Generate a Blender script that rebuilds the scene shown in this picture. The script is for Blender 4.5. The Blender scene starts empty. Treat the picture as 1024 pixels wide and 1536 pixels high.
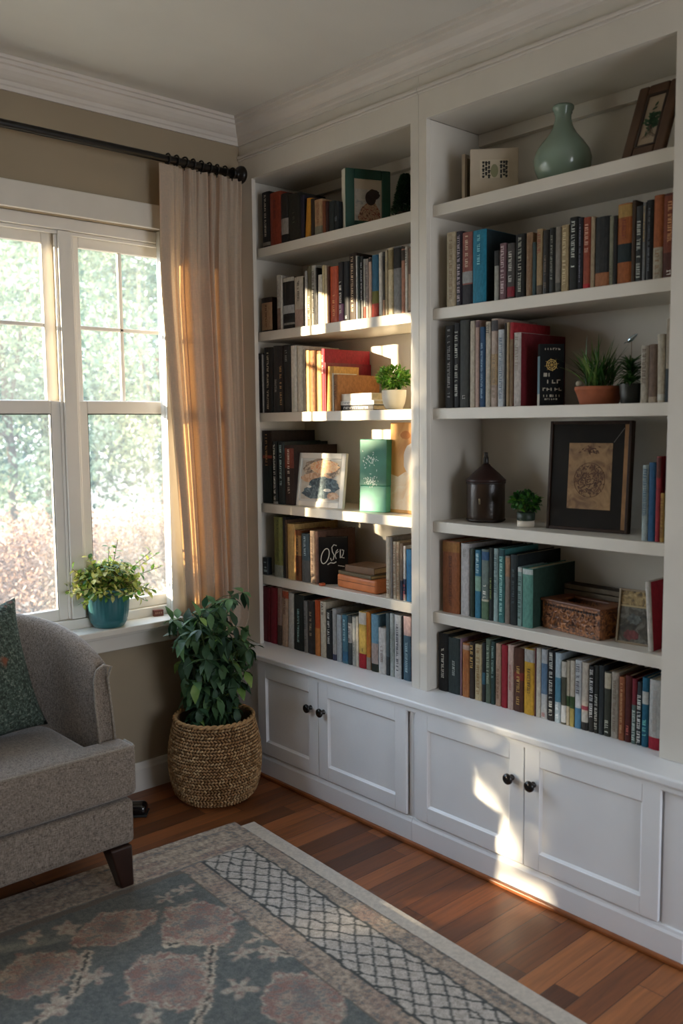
import bpy, math, random
from mathutils import Vector, Matrix
random.seed(7)
SC = bpy.context.scene
SKY = 2.6; SUN = 10; EXPO = 1.65
COL = SC.collection
PI = math.pi
R = math.radians

# ------------------------------------------------------------------ camera
CAM = (-2.2118, -3.0243, 1.4009); YAW = .73777; PITCH = .0972; ROLL = -.01019; FOC = 1349.87
_F = Vector((math.sin(YAW)*math.cos(PITCH), math.cos(YAW)*math.cos(PITCH), -math.sin(PITCH)))
_R0 = Vector((math.cos(YAW), -math.sin(YAW), 0)); _U0 = _R0.cross(_F)
_R = _R0*math.cos(ROLL) + _U0*math.sin(ROLL); _U = -_R0*math.sin(ROLL) + _U0*math.cos(ROLL)
cd = bpy.data.cameras.new('camera'); cam = bpy.data.objects.new('camera', cd); COL.objects.link(cam)
cd.sensor_fit = 'HORIZONTAL'; cd.sensor_width = 36; cd.lens = 36*FOC/1024
cam.matrix_world = Matrix(((_R.x, _U.x, -_F.x, CAM[0]), (_R.y, _U.y, -_F.y, CAM[1]), (_R.z, _U.z, -_F.z, CAM[2]), (0, 0, 0, 1)))
cd.dof.use_dof = True; cd.dof.focus_distance = 3.35; cd.dof.aperture_fstop = 4.0
cd.clip_start = .05; cd.clip_end = 200
SC.camera = cam
def pr(x, y, z):
    d = Vector((x, y, z)) - Vector(CAM); c = d.dot(_F)
    return 512 + FOC*d.dot(_R)/c, 768 - FOC*d.dot(_U)/c
def bis(f, a, b):
    s = f(a) > 0
    for _ in range(40):
        m = (a+b)/2
        if (f(m) > 0) == s: a = m
        else: b = m
    return (a+b)/2
def yat(u, x, z): return bis(lambda y: pr(x, y, z)[0]-u, .3, -2.3)      # where along the shelf a measured edge stands
def hat(v, x, y, z): return bis(lambda h: pr(x, y, z+h)[1]-v, .01, .6)   # how tall it is

# ------------------------------------------------------------------ materials
def lin(c): return c/12.92 if c <= .04045 else ((c+.055)/1.055)**2.4
def hexc(h):
    h = h.strip('#'); return tuple(lin(int(h[i:i+2], 16)/255) for i in (0, 2, 4)) + (1,)
_M = {}
def N(nt, t, **k):
    n = nt.nodes.new(t)
    for a, b in k.items():
        if a in n.inputs: n.inputs[a].default_value = b
        else: setattr(n, a, b)
    return n
def mat(h, rough=.6, var=.0, scale=20, bump=0, bscale=200, metal=0, spec=.5, h2=None, key='', coat=0):
    k = (h, rough, var, scale, bump, bscale, metal, spec, h2, key, coat)
    if k in _M: return _M[k]
    m = bpy.data.materials.new((key or 'surface')+'_'+h.strip('#')); m.use_nodes = True; nt = m.node_tree; L = nt.links
    b = nt.nodes['Principled BSDF']; b.inputs['Roughness'].default_value = rough; b.inputs['Metallic'].default_value = metal
    b.inputs['Specular IOR Level'].default_value = spec; b.inputs['Base Color'].default_value = hexc(h)
    if coat: b.inputs['Coat Weight'].default_value = coat; b.inputs['Coat Roughness'].default_value = .1
    tc = N(nt, 'ShaderNodeTexCoord')
    if var or h2:
        no = N(nt, 'ShaderNodeTexNoise', Scale=scale, Detail=4.0); L.new(tc.outputs['Object'], no.inputs['Vector'])
        cr = N(nt, 'ShaderNodeValToRGB'); c = hexc(h)
        e = cr.color_ramp.elements
        e[0].position = .35; e[1].position = .65
        e[0].color = tuple(x*(1-var) for x in c[:3])+(1,)
        e[1].color = hexc(h2) if h2 else tuple(min(1, x*(1+var)) for x in c[:3])+(1,)
        L.new(no.outputs['Fac'], cr.inputs['Fac']); L.new(cr.outputs['Color'], b.inputs['Base Color'])
    if bump:
        n2 = N(nt, 'ShaderNodeTexNoise', Scale=bscale, Detail=3.0); L.new(tc.outputs['Object'], n2.inputs['Vector'])
        bp = N(nt, 'ShaderNodeBump', Strength=bump, Distance=.002); L.new(n2.outputs['Fac'], bp.inputs['Height']); L.new(bp.outputs['Normal'], b.inputs['Normal'])
    _M[k] = m; return m
def leafmat(h, h2, tr=.35, scale=14, rough=.45, key='leaf'):
    k = (h, h2, tr, scale, key)
    if k in _M: return _M[k]
    m = bpy.data.materials.new(key+'_'+h); m.use_nodes = True; nt = m.node_tree; L = nt.links
    b = nt.nodes['Principled BSDF']; b.inputs['Roughness'].default_value = rough
    out = nt.nodes['Material Output']; tc = N(nt, 'ShaderNodeTexCoord')
    no = N(nt, 'ShaderNodeTexNoise', Scale=scale, Detail=3.0); L.new(tc.outputs['Object'], no.inputs['Vector'])
    cr = N(nt, 'ShaderNodeValToRGB'); e = cr.color_ramp.elements; e[0].position = .38; e[1].position = .62
    e[0].color = hexc(h); e[1].color = hexc(h2); L.new(no.outputs['Fac'], cr.inputs['Fac']); L.new(cr.outputs['Color'], b.inputs['Base Color'])
    t = N(nt, 'ShaderNodeBsdfTranslucent'); L.new(cr.outputs['Color'], t.inputs['Color'])
    mx = N(nt, 'ShaderNodeMixShader', Fac=tr); L.new(b.outputs[0], mx.inputs[1]); L.new(t.outputs[0], mx.inputs[2]); L.new(mx.outputs[0], out.inputs['Surface'])
    _M[k] = m; return m

# ------------------------------------------------------------------ mesh builder
class MB:
    def __init__(s): s.v = []; s.f = []; s.m = []; s.mi = 0; s.X = None
    def add(s, vs, fs):
        n = len(s.v)
        if s.X is not None: vs = [s.X @ Vector(p) for p in vs]
        s.v += [tuple(p) for p in vs]; s.f += [tuple(i+n for i in f) for f in fs]; s.m += [s.mi]*len(fs); return s
    def box(s, x0, x1, y0, y1, z0, z1):
        x0, x1 = min(x0, x1), max(x0, x1); y0, y1 = min(y0, y1), max(y0, y1); z0, z1 = min(z0, z1), max(z0, z1)
        return s.add([(x0, y0, z0), (x1, y0, z0), (x1, y1, z0), (x0, y1, z0), (x0, y0, z1), (x1, y0, z1), (x1, y1, z1), (x0, y1, z1)],
              [(0, 3, 2, 1), (4, 5, 6, 7), (0, 1, 5, 4), (1, 2, 6, 5), (2, 3, 7, 6), (3, 0, 4, 7)])
    def prism(s, pts, h0, h1, axis='z'):      # outline extruded along an axis
        n = len(pts)
        def P(a, b, h): return {'z': (a, b, h), 'y': (a, h, b), 'x': (h, a, b)}[axis]
        vs = [P(a, b, h0) for a, b in pts] + [P(a, b, h1) for a, b in pts]
        return s.add(vs, [tuple(range(n))[::-1], tuple(range(n, 2*n))] + [(i, (i+1) % n, n+(i+1) % n, n+i) for i in range(n)])
    def lathe(s, prof, n=32, c=(0, 0), z0=0, wob=None, caps=True):
        vs = []
        for r, z in prof:
            for i in range(n):
                a = 2*PI*i/n; rr = r*(1+(wob(a, z) if wob else 0)); vs.append((c[0]+rr*math.cos(a), c[1]+rr*math.sin(a), z0+z))
        fs = [(j*n+i, j*n+(i+1) % n, (j+1)*n+(i+1) % n, (j+1)*n+i) for j in range(len(prof)-1) for i in range(n)]
        if caps: fs += [tuple(range(n))[::-1], tuple(range((len(prof)-1)*n, len(prof)*n))]
        return s.add(vs, fs)
    def tube(s, path, r, n=8, caps=True):
        P = [Vector(p) for p in path]; vs = []; up = None
        for i, p in enumerate(P):
            t = (P[min(i+1, len(P)-1)]-P[max(i-1, 0)]).normalized()
            if up is None: up = Vector((0, 0, 1)) if abs(t.z) < .9 else Vector((1, 0, 0))
            a = t.cross(up).normalized(); b = a.cross(t).normalized(); up = b
            rr = r[i] if isinstance(r, (list, tuple)) else r
            vs += [p + a*rr*math.cos(2*PI*k/n) + b*rr*math.sin(2*PI*k/n) for k in range(n)]
        m = len(P); fs = [(j*n+i, j*n+(i+1) % n, (j+1)*n+(i+1) % n, (j+1)*n+i) for j in range(m-1) for i in range(n)]
        if caps: fs += [tuple(range(n))[::-1], tuple(range((m-1)*n, m*n))]
        return s.add(vs, fs)
    def rbox(s, c, h, r, n=4, crown=0):       # box with soft rounded edges and corners
        def ax(H): 
            e = [-H+r*(1-math.cos(PI/2*k/n)) for k in range(n)]; m = [(-H+r)+(2*(H-r))*k/6 for k in range(7)]
            return e+m+[-q for q in e[::-1]]
        A = [ax(q) for q in h]; k = len(A[0]); vs = []; fs = []
        for d in range(3):
            a, b = (d+1) % 3, (d+2) % 3
            for sg in (-1, 1):
                n0 = len(vs)
                for i in range(k):
                    for j in range(k):
                        p = [0, 0, 0]; p[d] = sg*h[d]; p[a] = A[a][i]; p[b] = A[b][j]
                        q = [max(-(h[e]-r), min(h[e]-r, p[e])) for e in range(3)]
                        dv = Vector([p[e]-q[e] for e in range(3)])
                        if dv.length > 1e-9: dv = dv.normalized()*r
                        o = Vector(q)+dv
                        if crown: o.z += crown*(o.z/h[2])*(1-(o.x/h[0])**2)*(1-(o.y/h[1])**2)
                        vs.append(o+Vector(c))
                for i in range(k-1):
                    for j in range(k-1):
                        f = (n0+i*k+j, n0+(i+1)*k+j, n0+(i+1)*k+j+1, n0+i*k+j+1); fs.append(f if sg > 0 else f[::-1])
        return s.add(vs, fs)
    def leaf(s, p, d, up, L, W, droop=.2, fold=.15, segs=3):
        d = Vector(d).normalized(); up = Vector(up); sd = d.cross(up)
        if sd.length < 1e-3: sd = d.cross(Vector((1, .3, 0)))
        sd.normalize(); nn = sd.cross(d).normalized(); p = Vector(p)
        prof = {2: [.9], 3: [.85, .8], 4: [.75, 1, .6]}[segs]
        vs = [p]; fs = []
        for i, w in enumerate(prof):
            t = (i+1)/segs; c = p + d*L*t - nn*droop*L*t*t
            vs += [c+sd*W*w*.5+nn*fold*W*w, c, c-sd*W*w*.5+nn*fold*W*w]
        vs.append(p+d*L-nn*droop*L); k = len(vs)-1
        fs += [(0, 2, 1), (0, 3, 2)]
        for i in range(len(prof)-1):
            a = 1+3*i; fs += [(a, a+1, a+4, a+3), (a+1, a+2, a+5, a+4)]
        a = k-3; fs += [(a, a+1, k), (a+1, a+2, k)]
        return s.add(vs, fs)
    def build(s, name, mats, parent=None, smooth=False, bevel=0, loc=None, segs=2, sub=0, weld=False):
        me = bpy.data.meshes.new(name); me.from_pydata(s.v, [], s.f)
        if not isinstance(mats, (list, tuple)): mats = [mats]
        for m in mats: me.materials.append(m)
        if len(mats) > 1: me.polygons.foreach_set('material_index', s.m)
        if smooth: me.polygons.foreach_set('use_smooth', [True]*len(s.f))
        me.update(); o = bpy.data.objects.new(name, me); COL.objects.link(o)
        if parent is not None: o.parent = parent
        if loc is not None: o.location = loc
        if weld: w = o.modifiers.new('weld', 'WELD'); w.merge_threshold = 1e-4
        if bevel:
            b = o.modifiers.new('bevel', 'BEVEL'); b.width = bevel; b.segments = segs; b.limit_method = 'ANGLE'; b.angle_limit = R(40)
            if smooth is False and segs > 1: b.harden_normals = False
        if sub: q = o.modifiers.new('sub', 'SUBSURF'); q.levels = sub; q.render_levels = sub
        return o
def tag(o, label, cat, group=None, kind=None):
    o['label'] = label; o['category'] = cat
    if group: o['group'] = group
    if kind: o['kind'] = kind
    return o
def thing(name, label, cat, loc, rz=0, group=None, rx=0, ry=0):
    o = bpy.data.objects.new(name, None); COL.objects.link(o); o.location = loc; o.rotation_euler = (rx, ry, rz); o.empty_display_size = .05
    return tag(o, label, cat, group)
def struct(mb, name, m, **k):
    o = mb.build(name, m, **k); o['kind'] = 'structure'; return o

# ------------------------------------------------------------------ shared surfaces
CAB_LIT = mat('eff0f1', .36, .02, 6, .05, 60, key='cabinet_lit_paint')  # same white as the shelves, lightened to stand in for stronger light
WHITE = mat('d3cdc2', .38, .03, 6, .05, 60, key='painted_wood')  # shelf white, kept darker to stand in for dimmer light
WHITE2 = mat('e2ddd4', .45, .03, 5, key='window_paint')
CEIL = mat('cfccc4', .9, .03, 3, .1, 120, key='ceiling_paint')
TAN = mat('9a8b74', .9, .05, 3, .12, 250, key='tan_wall_paint')
CROWN = mat('cfc8bf', .5, .03, 6, key='crown_paint')
BLACK = mat('17130f', .35, .2, 30, metal=.3, key='black_metal')
DARKWOOD = mat('3a1f14', .3, .35, 12, key='dark_wood')

def floor_mat():
    m = bpy.data.materials.new('oak_floor'); m.use_nodes = True; nt = m.node_tree; L = nt.links; b = nt.nodes['Principled BSDF']
    tc = N(nt, 'ShaderNodeTexCoord'); sp = N(nt, 'ShaderNodeSeparateXYZ'); L.new(tc.outputs['Object'], sp.inputs[0])
    def M(op, a, bb=None):
        n = N(nt, 'ShaderNodeMath', operation=op)
        for i, q in enumerate((a, bb)):
            if q is None: continue
            if isinstance(q, (int, float)): n.inputs[i].default_value = q
            else: L.new(q, n.inputs[i])
        return n.outputs[0]
    row = M('DIVIDE', sp.outputs['Y'], .072); ri = M('FLOOR', row); rf = M('FRACT', row)
    w1 = N(nt, 'ShaderNodeTexWhiteNoise', noise_dimensions='1D'); L.new(ri, w1.inputs['W'])
    xx = M('DIVIDE', M('ADD', sp.outputs['X'], M('MULTIPLY', w1.outputs['Value'], 3.7)), .78); xi = M('FLOOR', xx); xf = M('FRACT', xx)
    cb = N(nt, 'ShaderNodeCombineXYZ'); L.new(ri, cb.inputs[0]); L.new(xi, cb.inputs[1])
    w2 = N(nt, 'ShaderNodeTexWhiteNoise', noise_dimensions='2D'); L.new(cb.outputs[0], w2.inputs['Vector'])
    cr = N(nt, 'ShaderNodeValToRGB'); e = cr.color_ramp.elements; e[0].color = hexc('4a2c1a'); e[0].position = 0; e[1].color = hexc('a8683a'); e[1].position = 1
    for p, c in ((.2, '6b3d20'), (.5, '7f4a27'), (.75, '94572f')): q = e.new(p); q.color = hexc(c)
    L.new(w2.outputs['Value'], cr.inputs['Fac'])
    mp = N(nt, 'ShaderNodeMapping'); mp.inputs['Scale'].default_value = (1.2, 22, 1); L.new(tc.outputs['Object'], mp.inputs['Vector'])
    off = N(nt, 'ShaderNodeVectorMath', operation='ADD'); L.new(mp.outputs[0], off.inputs[0])
    sc = N(nt, 'ShaderNodeVectorMath', operation='SCALE'); sc.inputs['Scale'].default_value = 9; L.new(w2.outputs['Color'], sc.inputs[0]); L.new(sc.outputs[0], off.inputs[1])
    g = N(nt, 'ShaderNodeTexNoise', Scale=3.0, Detail=8.0, Roughness=.65, Distortion=.6); L.new(off.outputs[0], g.inputs['Vector'])
    gr = N(nt, 'ShaderNodeMapRange'); gr.inputs['From Min'].default_value = .3; gr.inputs['From Max'].default_value = .7; gr.inputs['To Min'].default_value = .62; gr.inputs['To Max'].default_value = 1.25; L.new(g.outputs['Fac'], gr.inputs['Value'])
    mul = N(nt, 'ShaderNodeMix', data_type='RGBA', blend_type='MULTIPLY'); mul.inputs['Factor'].default_value = 1
    cg = N(nt, 'ShaderNodeCombineColor'); [L.new(gr.outputs[0], cg.inputs[i]) for i in range(3)]
    L.new(cr.outputs[0], mul.inputs['A']); L.new(cg.outputs[0], mul.inputs['B'])
    ed = M('MINIMUM', M('MINIMUM', rf, M('SUBTRACT', 1, rf)), M('MULTIPLY', M('MINIMUM', xf, M('SUBTRACT', 1, xf)), 11))
    gap = N(nt, 'ShaderNodeMapRange'); gap.inputs['From Min'].default_value = .0; gap.inputs['From Max'].default_value = .025; L.new(ed, gap.inputs['Value'])
    mg = N(nt, 'ShaderNodeMix', data_type='RGBA'); mg.inputs['A'].default_value = hexc('1c0f08'); L.new(gap.outputs[0], mg.inputs['Factor']); L.new(mul.outputs['Result'], mg.inputs['B'])
    L.new(mg.outputs['Result'], b.inputs['Base Color'])
    bp = N(nt, 'ShaderNodeBump', Strength=.25, Distance=.002); hh = M('ADD', M('MULTIPLY', g.outputs['Fac'], .2), gap.outputs[0]); L.new(hh, bp.inputs['Height']); L.new(bp.outputs[0], b.inputs['Normal'])
    rr = N(nt, 'ShaderNodeMapRange'); rr.inputs['To Min'].default_value = .28; rr.inputs['To Max'].default_value = .5; L.new(g.outputs['Fac'], rr.inputs['Value']); L.new(rr.outputs[0], b.inputs['Roughness'])
    return m

# ------------------------------------------------------------------ room shell
X0, X1, Y0, H = -3.9, .31, -4.8, 2.6
struct(MB().box(X0-.1, X1+.1, Y0-.1, .14, -.08, 0), 'floor', floor_mat())
struct(MB().box(X0-.1, X1+.1, Y0-.1, .14, H, H+.08), 'ceiling', CEIL)
OP = [(-2.44, -.27, .662, 2.132), (-3.75, -2.80, .06, 2.12)]       # window row with an added pane, added glazed door
w = MB(); xs = X0
w.box(X0-.1, -3.75, 0, .14, 0, H).box(-2.80, -2.44, 0, .14, 0, H).box(-.27, X1+.1, 0, .14, 0, H)
w.box(-3.75, -2.80, 0, .14, 2.12, H).box(-3.75, -2.80, 0, .14, 0, .06).box(-2.44, -.27, 0, .14, 2.134, H).box(-2.44, -.27, 0, .14, 0, .640)
struct(w, 'wall_back', TAN)
w = MB().box(X0-.1, X0, Y0, 0, 0, H)
struct(w, 'wall_left', TAN)
struct(MB().box(X0-.1, X1+.1, Y0-.1, Y0, 0, .5).box(X0-.1, X1+.1, Y0-.1, Y0, 2.1, H).box(X0-.1, -1.3, Y0-.1, Y0, .5, 2.1).box(-.1, X1+.1, Y0-.1, Y0, .5, 2.1), 'wall_front', mat('cdc6bb', .9, key='far_wall_paint'))  # opening added behind the view to light the window wall
struct(MB().box(X1, X1+.1, Y0, 0, 0, H), 'wall_right', WHITE)

def crown(prof, length_axis, a0, a1, sgn):
    mb = MB(); n = len(prof)
    if length_axis == 'x':   # runs along the window wall, projecting to -y ; mitre with the bookcase crown
        vs = [(a0, -d, z) for d, z in prof] + [(a1-d, -d, z) for d, z in prof]
    else:
        vs = [(-d, a1, z) for d, z in prof] + [(-d, a0-d, z) for d, z in prof]
    mb.add(vs, [(i, i+1, n+i+1, n+i) for i in range(n-1)] + [tuple(range(n)), tuple(range(n, 2*n))[::-1]])
    return mb
CP = [(0, 2.508), (.008, 2.508), (.010, 2.520), (.014, 2.524), (.016, 2.536), (.022, 2.540), (.030, 2.548), (.040, 2.562), (.044, 2.574), (.052, 2.577), (.054, 2.588), (.062, 2.590), (.064, 2.6), (0, 2.6)]
struct(crown(CP, 'x', X0, 0, 1), 'trim_1', CROWN)
struct(crown(CP, 'y', 0, -4.8, 1), 'trim_2', CROWN)
# baseboards
def base_prof(t=.016, h=.11): return [(0, 0), (t, 0), (t, h*.78), (t*.7, h*.84), (t*.6, h*.93), (t*.3, h), (0, h)]
mb = MB(); P = base_prof(); n = len(P)
for a, b in ((-2.80, -.10), (X0, -3.75)):
    mb.add([(a, -d, z) for d, z in P]+[(b, -d, z) for d, z in P], [(i, (i+1) % n, n+(i+1) % n, n+i) for i in range(n)]+[tuple(range(n)), tuple(range(n, 2*n))[::-1]])
struct(mb, 'baseboard_back', WHITE)
# wood shoe strip along the cabinets
struct(MB().box(-.117, -.1025, -1.995, -.02, 0, .014).box(-.117, .0, -2.01, -1.995, 0, .014), 'trim_3', mat('8f5228', .4, .2, 20, key='oak_shoe'), bevel=.004)

# ------------------------------------------------------------------ windows
GL = bpy.data.materials.new('window_glass'); GL.use_nodes = True; nt = GL.node_tree; L = nt.links
nt.nodes.remove(nt.nodes['Principled BSDF']); out = nt.nodes['Material Output']
tr = N(nt, 'ShaderNodeBsdfTransparent', Color=(.97, .99, .985, 1)); tl = N(nt, 'ShaderNodeBsdfTranslucent', Color=(.86, .95, .93, 1)); gl = N(nt, 'ShaderNodeBsdfGlossy', Roughness=.02)
m1 = N(nt, 'ShaderNodeMixShader', Fac=.035); m2 = N(nt, 'ShaderNodeMixShader', Fac=.04)
L.new(tr.outputs[0], m1.inputs[1]); L.new(tl.outputs[0], m1.inputs[2]); L.new(m1.outputs[0], m2.inputs[1]); L.new(gl.outputs[0], m2.inputs[2]); L.new(m2.outputs[0], out.inputs['Surface'])
def sash(x0, x1, z0, z1, y0, y1, st, rl_b, rl_t, name, parent):
    mb = MB().box(x0, x0+st, y0, y1, z0, z1).box(x1-st, x1, y0, y1, z0, z1).box(x0+st, x1-st, y0, y1, z0, z0+rl_b).box(x0+st, x1-st, y0, y1, z1-rl_t, z1)
    ym = (y0+y1)/2
    return mb, (x0+st, x1-st, z0+rl_b, z1-rl_t, ym)
for i, (x0, x1) in enumerate(((-.711, -.292), (-1.213, -.765))):
    root = bpy.data.objects.new('window_%d' % (i+1), None); COL.objects.link(root); root['kind'] = 'structure'
    up, g = sash(x0, x1, 1.472, 2.09, .074, .096, .043, .025, .045, 'u', root)
    xm = (g[0]+g[1])/2; zm = 1.762
    if i < 2: up.box(xm-.008, xm+.008, .078, .092, g[2], g[3])
    up.box(g[0], g[1], .078, .092, zm-.007, zm+.007)
    us = up.build('upper_sash', WHITE2, root, bevel=.003)
    MB().box(g[0], g[1], .084, .086, g[2], g[3]).build('pane', GL, us)
    lo, g = sash(x0, x1, .70, 1.495, .048, .072, .043, .042, .046, 'l', root)
    ls = lo.build('lower_sash', WHITE2, root, bevel=.003)
    MB().box(g[0], g[1], .060, .063, g[2], g[3]).build('pane', GL, ls)
    # dark weather strip line round the lower glass
    MB().box(g[0], g[1], .0505, .0515, g[3]-.004, g[3]).box(g[0], g[0]+.0025, .0505, .0515, g[2], g[3]).box(g[1]-.0025, g[1], .0505, .0515, g[2], g[3]).build('glazing_bead', mat('3d3a36', .6, key='rubber'), ls)
fr = MB()      # jambs, mullions, head and sloping sill board
for a, b in ((-.291, -.2705), (-.764, -.712), (-1.250, -1.214), (-2.439, -2.401)): fr.box(a, b, .031, .096, .701, 2.089)
fr.box(-2.439, -.2705, .03, .139, 2.091, 2.1335).box(-2.439, -.2705, .03, .139, .6405, .699)
for a, b in ((-.764, -.712),): fr.box(a-.011, a-.0005, .040, .050, .702, 2.076).box(b+.0005, b+.011, .040, .050, .702, 2.076)
fr.box(-2.40, -.30, .040, .050, 2.077, 2.090)
struct(fr, 'trim_4', WHITE2, bevel=.003)
pw, g = sash(-2.40, -1.251, .70, 2.09, .052, .084, .022, .04, .04, 'p', None)        # wide fixed pane out of frame, added to pass unbroken sun
pw = struct(pw, 'window_3', WHITE2, bevel=.003); MB().box(g[0], g[1], .066, .069, g[2], g[3]).build('pane', GL, pw)
cs = MB().box(-2.54, -.285, -.016, 0, 2.134, 2.222).box(-.372, -.285, -.016, 0, .664, 2.134).box(-2.54, -2.44, -.016, 0, .664, 2.134).box(-.372, -.352, .0005, .031, .665, 2.133)
struct(cs, 'trim_5', WHITE, bevel=.003)
st = MB().box(-2.58, -.352, -.075, .052, .640, .664).box(-2.56, -.30, -.03, 0, .572, .640).box(-2.57, -.33, -.045, 0, .625, .640)
struct(st, 'trim_6', WHITE, bevel=.004)
# glazed door further along the same wall (out of frame, added to let the low sun in)
dr = MB().box(-3.75, -3.68, .04, .09, .06, 2.12).box(-2.87, -2.80, .04, .09, .06, 2.12).box(-3.68, -2.87, .04, .09, .06, .14).box(-3.68, -2.87, .04, .09, 1.10, 2.12)
d = struct(dr, 'door_1', WHITE2, bevel=.003); MB().box(-3.68, -2.87, .062, .066, .14, 1.10).build('pane', GL, d)

# ------------------------------------------------------------------ built-in bookcases
SZ = {'A1': 2.103, 'A2': 1.774, 'A3': 1.450, 'A4': 1.080, 'A5': .781, 'A6': .4964, 'B1': 2.103, 'B2': 1.774, 'B3': 1.450, 'B4': 1.0744, 'B5': .7667, 'B6': .4964}
DEP = .30
def bookcase(name, label, yl, yr, yl_out, yr_out, shelves, loc):
    root = thing(name, label, 'bookcase', loc); ox, oy, oz = loc; yi = -.047 if yl > -.5 else yl
    def B(*bx, nm, m=WHITE, bv=.0025):
        mb = MB()
        for (a, b, c, d_, e, f) in bx: mb.box(a-ox, b-ox, c-oy, d_-oy, e-oz, f-oz)
        return mb.build(nm, m, root, bevel=bv)
    B((DEP-.012, DEP+.006, yr_out, yl_out, .497, 2.59), nm='back_panel')
    B((.018, DEP-.012, yi, yi+.018, .497, 2.37), nm='side_panel'); B((.018, DEP-.012, yr-.018, yr, .497, 2.37), nm='side_panel')
    B((0, .018, yl, yl_out, .497, 2.37), nm='stile', bv=.0006); B((0, .018, yr_out, yr, .497, 2.37), nm='stile', bv=.0006)
    B((0, .018, yr_out, yl_out, 2.37, 2.51), (.018, DEP-.012, yr, yi, 2.37, 2.385), nm='header', bv=.0006)
    B((-.010, 0, yr_out, yl_out, 2.458, 2.470), (-.006, 0, yr_out, yl_out, 2.450, 2.458), nm='header_molding', m=CROWN)
    B((.26, DEP-.012, yr, yi, 2.33, 2.37), nm='top_cleat')
    if yl < -.5: B((.018, DEP-.012, yr_out+.0005, yr_out+.018, .497, 2.505), nm='end_panel')
    for z in shelves: B((.030, DEP-.012, yr, yi, z-.036, z), nm='shelf', bv=.002)
    return root
bookcase('bookcase', 'left white built-in bookcase next to the curtain, narrower of the two', -.083, -.942, -.001, -.978, [SZ['A%d' % k] for k in range(1, 6)], (.15, -.5, .497))
bookcase('bookcase', 'right white built-in bookcase holding the pale green vase', -1.012, -1.855, -.979, -2.0, [SZ['B%d' % k] for k in range(1, 6)], (.15, -1.45, .497))
# counter
ct = MB().box(-.115, DEP, -2.01, -.002, .472, .4962)
c = ct.build('countertop', CAB_LIT, None, bevel=.006, segs=3); tag(c, 'long white painted countertop above the cabinets, under the lowest books', 'countertop')
MB().box(-.104, -.09, -2.0, -.002, .452, .472).build('cove_molding', CAB_LIT, c, bevel=.005)
KN = mat('120f0d', .25, key='black_knob')
def base(label, yl, yr, doors, yo_l, yo_r):
    loc = (.1, (yl+yr)/2, 0); root = thing('base_cabinet', label, 'cabinet', loc); ox, oy, oz = loc
    mb = MB().box(-.085-ox, DEP-ox, yo_l-oy, yo_r-oy, .0, .472)
    mb.build('body', CAB_LIT, root, bevel=.002)
    mb = MB()
    for a, b in ((yo_l, yl), (yr, yo_r)): mb.box(-.090-ox, -.0852-ox, a-oy, b-oy, .085, .472)
    mb.box(-.090-ox, -.0852-ox, yl-oy, yr-oy, .462, .472); mb.build('face_frame', CAB_LIT, root, bevel=.0015)
    pl = MB().box(-.1015-ox, -.0852-ox, yo_l-oy, yo_r-oy, 0, .076)
    pl.prism([(-.1015-ox, .076), (-.098-ox, .082), (-.096-ox, .090), (-.0852-ox, .092), (-.0852-ox, .076)], yo_l-oy, yo_r-oy, 'y')
    pl.build('plinth', CAB_LIT, root, bevel=.0015)
    for (a, b, kn) in doors:           # a > b along y
        z0, z1, r = .096, .459, .052; x = -.092
        D = MB(); rl = r
        D.box(x-ox, x-.012+.0-ox, a-oy, a-rl-oy, z0, z1).box(x-ox, x-.012-ox, b+rl-oy, b-oy, z0, z1).box(x-ox, x-.012-ox, a-rl-oy, b+rl-oy, z0, z0+rl).box(x-ox, x-.012-ox, a-rl-oy, b+rl-oy, z1-rl, z1)
        d = D.build('door', CAB_LIT, root, bevel=.002)
        # recessed panel with a small step
        MB().box(x-ox, x-.0035-ox, a-rl-oy, b+rl-oy, z0+rl, z1-rl).build('door_panel', CAB_LIT, d)
        e = MB(); q = .006
        A, Bq, C_, Dq = a-rl-oy, b+rl-oy, z0+rl, z1-rl; xa = x-.0035-ox; xb = x-.009-ox
        e.add([(xb, A, C_), (xb, Bq, C_), (xb, Bq, Dq), (xb, A, Dq), (xa, A-q, C_+q), (xa, Bq+q, C_+q), (xa, Bq+q, Dq-q), (xa, A-q, Dq-q)], [(0, 1, 5, 4), (1, 2, 6, 5), (2, 3, 7, 6), (3, 0, 4, 7)])
        e.build('panel_molding', CAB_LIT, d)
        k = MB(); k.X = Matrix.Translation((x-.012-ox, kn-oy, .352)) @ Matrix.Rotation(-PI/2, 4, 'Y')
        k.lathe([(.009, 0), (.009, .003), (.006, .006), (.006, .012), (.013, .016), (.0165, .021), (.0160, .026), (.011, .030), (.001, .031)], 20)
        k.build('knob', KN, d, smooth=True)
base('left white base cabinet with two panelled doors, beside the basket', -.195, -1.016, [(-.197, -.563, -.525), (-.567, -1.013, -.598)], -.002, -1.034)
base('right white base cabinet with two panelled doors and the sun streak', -1.054, -1.921, [(-1.056, -1.488, -1.447), (-1.492, -1.917, -1.524)], -1.035, -1.985)

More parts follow.
